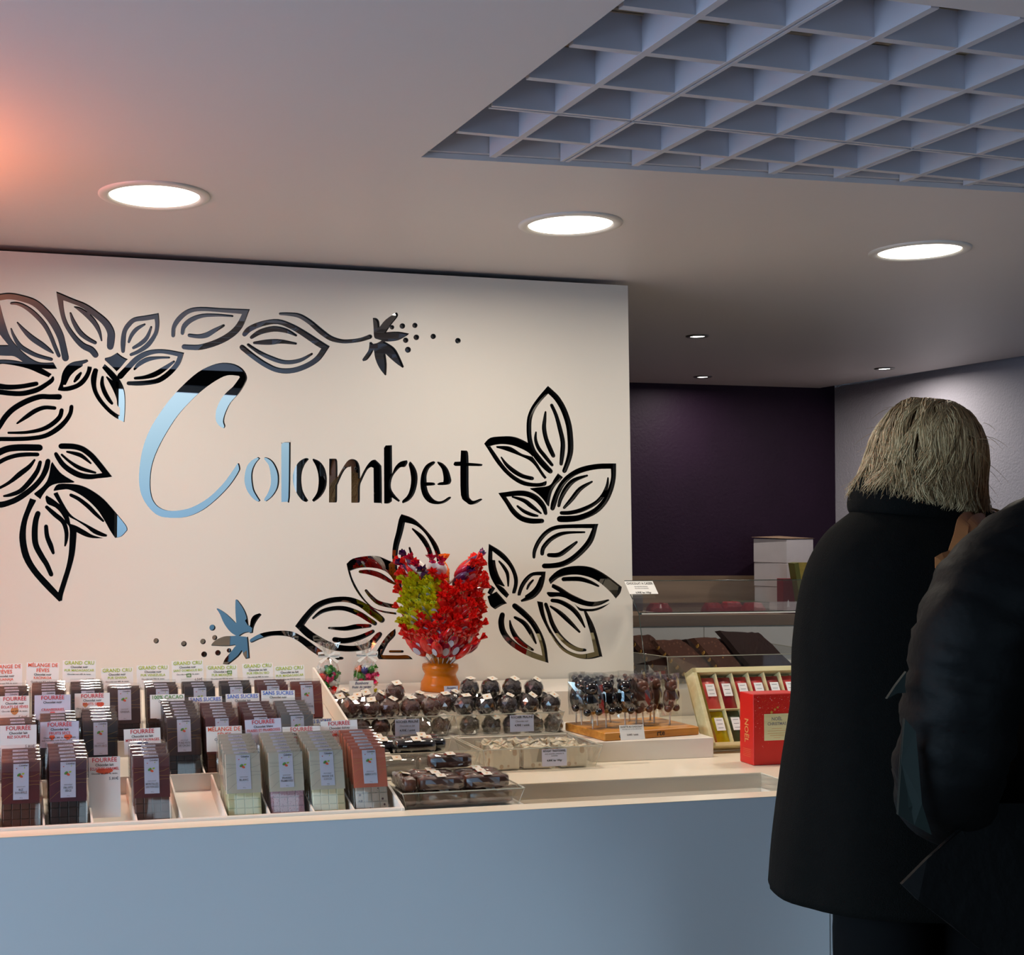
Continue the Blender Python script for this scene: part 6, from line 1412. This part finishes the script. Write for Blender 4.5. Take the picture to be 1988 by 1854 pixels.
for q in range(8000):
    th = rnd.uniform(math.radians(146), math.radians(394))             # all round except the face
    clump = round(th * 11) / 11 + .05 * math.sin(th * 37); th = th + (clump - th) * rnd.uniform(.0, .8)
    top = rnd.uniform(0, .55) if q % 3 else rnd.uniform(.3, 1.35)
    bul = 1.0 + rnd.uniform(0, .11) + .03 * noise.noise(Vector((clump * 9, 2, 7))); pts = []; N = 12
    ln = 1.0 + rnd.uniform(-.07, .05) + .06 * noise.noise(Vector((clump * 3, 1, 0)))
    drift = .30 * noise.noise(Vector((clump * 4, 5, 0))) + rnd.uniform(-.07, .07); curl = rnd.uniform(-.010, .016) + .014 * noise.noise(Vector((clump * 5, 9, 2)))
    rnd_p = rnd.uniform(-.9, 1.6); ph0 = rnd.uniform(0, 6.28); amp = rnd.uniform(.001, .0045)
    for i in range(N):
        t = i / (N - 1); s_ = top + (2.62 * ln - top) * t                   # path length parameter
        tt = th + drift * t * t * 1.8; dirx, diry = math.cos(tt), math.sin(tt)
        if s_ < 1.62: r_, zz = math.sin(s_), math.cos(s_)
        else:
            d = s_ - 1.62; r_ = 1.0 + .13 * min(d, 1); zz = math.cos(1.62) - d * .80
        r_ *= bul
        wob = amp * math.sin(s_ * 7 + ph0) + .0065 * math.sin(s_ * 4.2 + clump * 19)
        x = .089 * r_ * dirx + part_x * rnd_p * (1 - min(1, s_)) - wob * diry
        y = .104 * r_ * diry + wob * dirx; z = .112 * zz + .006 + .003 * math.sin(clump * 23 + s_ * 3)
        w2 = max(0, t - .66) / .34
        x += dirx * curl * w2 ** 2 * 1.5 - dirx * .022 * w2 ** 3; y += diry * curl * w2 ** 2 * 1.2 - diry * .022 * w2 ** 3; z += .012 * w2 ** 3
        pts.append(hT @ Vector((x, y, z)))
    strand(m, pts, rnd.uniform(.0005, .0010), rnd.choice(['hair_a', 'hair_a', 'hair_b', 'hair_c', 'hair_a', 'hair_b']))
for q in range(70):                                                     # flyaways and the flick by the cheek
    th = rnd.uniform(math.radians(150), math.radians(390)); c_ = Vector((.092 * math.cos(th), .106 * math.sin(th), rnd.uniform(-.06, .08))); out = Vector((math.cos(th), math.sin(th), rnd.uniform(-.6, .3)))
    if q < 36: c_ = Vector((.103, .045 + rnd.uniform(-.008, .008), -.050 + rnd.uniform(-.006, .006))); out = Vector((1.0, .15, .05))
    L_ = .042 if q < 36 else rnd.uniform(.02, .05); strand(m, [hT @ (c_ + out * L_ * t + Vector((0, 0, (-.012 if q >= 36 else -.010) * t * t))) for t in [k / 5 for k in range(6)]], .0004 if q >= 36 else .0007, 'hair_a')
m.obj('hair', wp)

# shoulder bag with tan leather straps
hb = thing('handbag', 'black shoulder bag with tan leather straps on the blond customer\'s shoulder', 'handbag', (1.03, 2.20, 0))
SP = lambda x, y, d: ray(x, y) * d * .975 + Vector((0, 0, EYE)) - Vector((1.03, 2.20, 0))
def strap(m, pts, w_):
    P = interp_rings([tuple(p) for p in pts], 5); vs = []; N = len(P)
    for i, p in enumerate(P):
        p = Vector(p); t = (Vector(P[min(N - 1, i + 1)]) - Vector(P[max(0, i - 1)])).normalized(); nrm_ = Vector((-.25, -1, .25)).normalized(); s_ = t.cross(nrm_).normalized() * w_ / 2; o_ = nrm_ * .0018
        vs += [p - s_ - o_, p + s_ - o_, p + s_ + o_, p - s_ + o_]
    m.add(vs, [(i * 4 + k, i * 4 + (k + 1) % 4, (i + 1) * 4 + (k + 1) % 4, (i + 1) * 4 + k) for i in range(N - 1) for k in range(4)], 'tan_leather')
for pts in ([(1905, 1010, 2.22), (1888, 1003, 2.15), (1872, 1010, 2.11), (1864, 1040, 2.09), (1852, 1075, 2.08), (1840, 1110, 2.07)],
            [(1925, 1012, 2.22), (1908, 1006, 2.15), (1892, 1014, 2.11), (1880, 1045, 2.09), (1872, 1080, 2.08), (1862, 1110, 2.07)]):
    m = MB(); strap(m, [SP(*p) for p in pts] + [Vector((.215, -.12, 1.33)), Vector((.262, -.07, 1.26))], .019); m.obj('strap', hb)
m = MB(); ring_loft(m, [(.95, .272, .02, .036, .125), (.955, .272, .02, .044, .135), (1.05, .272, .02, .042, .13), (1.20, .27, .02, .026, .118), (1.27, .27, .02, .010, .112)], 'shoe', n=32, power=3.2); m.obj('bag_body', hb)

# --- nearer customer, mostly outside the frame: dark grey jacket, left arm bent
mx_, my_ = 1.205, 1.83; KM = 1.17
mp = thing('person', 'taller customer in a dark grey crinkled jacket at the edge of the picture', 'person', (mx_, my_, 0))
m = MB()
R2 = [(.96, .0, .0, .250, .165, -.16), (1.06, -.0, .0, .252, .165, -.10), (1.20, .0, .0, .242, .160, -.03), (1.34, .0, -.005, .240, .152), (1.44, .0, -.01, .245, .145), (1.50, .0, -.012, .240, .130), (1.535, .005, -.01, .215, .110), (1.565, .008, -.005, .160, .092), (1.595, .01, 0, .110, .080), (1.64, .01, .005, .085, .075)]
R2 = [q if len(q) == 6 else (*q, 0.0) for q in R2]
ring_loft(m, interp_rings(R2, 4), 'jacket', n=64, fold=.05, seed=6, power=2.4, zf=16); m.obj('jacket', mp)
def MPt(x, y, d, r): p = ray(x, y) * d * KM + Vector((0, 0, EYE)) - Vector((mx_, my_, 0)); return (p.x, p.y, p.z, r * KM)
m = MB(); limb(m, [MPt(2058, 1042, 1.52, .062), MPt(1966, 1112, 1.50, .066), MPt(1918, 1175, 1.48, .066), MPt(1889, 1240, 1.47, .064), MPt(1872, 1320, 1.47, .063), MPt(1858, 1420, 1.47, .061), MPt(1842, 1500, 1.48, .058), MPt(1836, 1548, 1.51, .054), MPt(1862, 1575, 1.58, .048), MPt(1900, 1570, 1.66, .046), MPt(1960, 1550, 1.76, .042)], 'jacket', n=28, fold=.10, seed=9); m.obj('sleeve', mp)
m = MB(); limb(m, [(.19, -.01, 1.47, .070), (.235, -.01, 1.38, .072), (.25, .02, 1.22, .064), (.22, .10, 1.10, .056), (.13, .26, 1.12, .048), (.09, .34, 1.14, .044)], 'jacket', fold=.1, seed=3); m.obj('sleeve', mp)
# flared hem corner and pale lining, drawstring tab
def sheet(pts, mm, name, th=.006):
    P = [ray(x, y) * d * KM + Vector((0, 0, EYE)) - Vector((mx_, my_, 0)) for x, y, d in pts]; n = len(P); c_ = sum(P, Vector()) / n; m = MB()
    m.add([tuple(p) for p in P] + [tuple(p + Vector((0.0, th, 0))) for p in P] , [tuple(range(n)), tuple(range(2 * n - 1, n - 1, -1))] + [(i, n + i, n + (i + 1) % n, (i + 1) % n) for i in range(n)], mm); return m.obj(name, mp)
sheet([(1751, 1717, 1.44), (1800, 1668, 1.44), (1870, 1605, 1.45), (1930, 1560, 1.47), (2060, 1560, 1.50), (2060, 1900, 1.46), (1980, 1890, 1.45), (1903, 1843, 1.44), (1848, 1797, 1.43), (1783, 1748, 1.43)], 'jacket', 'hem_flap')
sheet([(1757, 1395, 1.435), (1778, 1420, 1.43), (1790, 1560, 1.43), (1809, 1621, 1.435), (1775, 1602, 1.44), (1744, 1582, 1.44), (1750, 1480, 1.44)], 'jacket_lining', 'cuff_lining')
sheet([(1760, 1304, 1.45), (1740, 1330, 1.45), (1722, 1357, 1.45), (1742, 1346, 1.45), (1759, 1345, 1.45), (1757, 1330, 1.45)], 'jacket_lining', 'strap_tab')
for x in (-.10, .09):
    m = MB(); limb(m, [(x, .0, 1.06, .098), (x, .005, .80, .088), (x, .01, .55, .068), (x, .0, .32, .060), (x, -.01, .10, .055)], 'trouser', fold=.09, seed=x * 20); m.obj('trouser_leg', mp)
    m = MB(); m.ball((x, .06, .038), (.050, .14, .038), 'shoe', seg=20, rings=10); m.box(x - .048, x + .048, -.075, .185, 0, .02, 'shoe', bev=.006); m.obj('shoe', mp)
nodes = [(.0, 0, 1.0, .10, .09), (.0, 0, 1.2, .11, .09), (.0, -.01, 1.42, .12, .09), (.008, 0, 1.56, .055, .055), (.01, .008, 1.68, .056, .057)]; edges = [(0, 1), (1, 2), (2, 3), (3, 4)]
fa = MPt(1960, 1550, 1.76, 0); fb = MPt(1850, 1560, 1.55, 0)
for s in (-1, 1):
    sh = len(nodes); nodes.append((s * .165, -.01, 1.47, .045)); edges.append((2, sh))
    e = len(nodes); nodes.append((*fb[:3], .033) if s < 0 else (.225, .05, 1.15, .033)); edges.append((sh, e)); w_ = len(nodes)
    wp_ = Vector(fa[:3]) if s < 0 else Vector((.08, .33, 1.14)); nodes.append((*wp_, .026)); edges.append((e, w_))
    hand_nodes(nodes, edges, w_, wp_ + Vector((.02, .03, 0)), (.5, 1, .1) if s < 0 else (-.4, 1, 0), (1, -.5, 0) if s < 0 else (-1, -.4, 0), (0, 0, -1), .7)
skin_body('body', nodes, edges, mp)
H2 = Vector((.012, .015, 1.765)); R_h = RZ(math.radians(-10))
hm = face_parts(mp, H2, R_h, 1.04); hm.obj('head', mp)
m = MB(); seg, rg = 32, 12; vs = []
for i in range(rg + 1):
    ph = math.pi * .58 * i / rg
    for k in range(seg):
        th = 2 * math.pi * k / seg; x, y, z = math.sin(ph) * math.cos(th), math.sin(ph) * math.sin(th), math.cos(ph)
        if y > .3: z = max(z, .42)
        g_ = 1 + .04 * noise.noise(Vector((x * 9, y * 9, z * 4))); vs.append((.086 * x * g_, .106 * y * g_, .124 * z * g_ + .002))
m.add(vs, [(i * seg + k, (i + 1) * seg + k, (i + 1) * seg + (k + 1) % seg, i * seg + (k + 1) % seg) for i in range(rg) for k in range(seg)], 'hair_dark', Matrix.Translation(H2) @ R_h, True); m.obj('hair', mp)
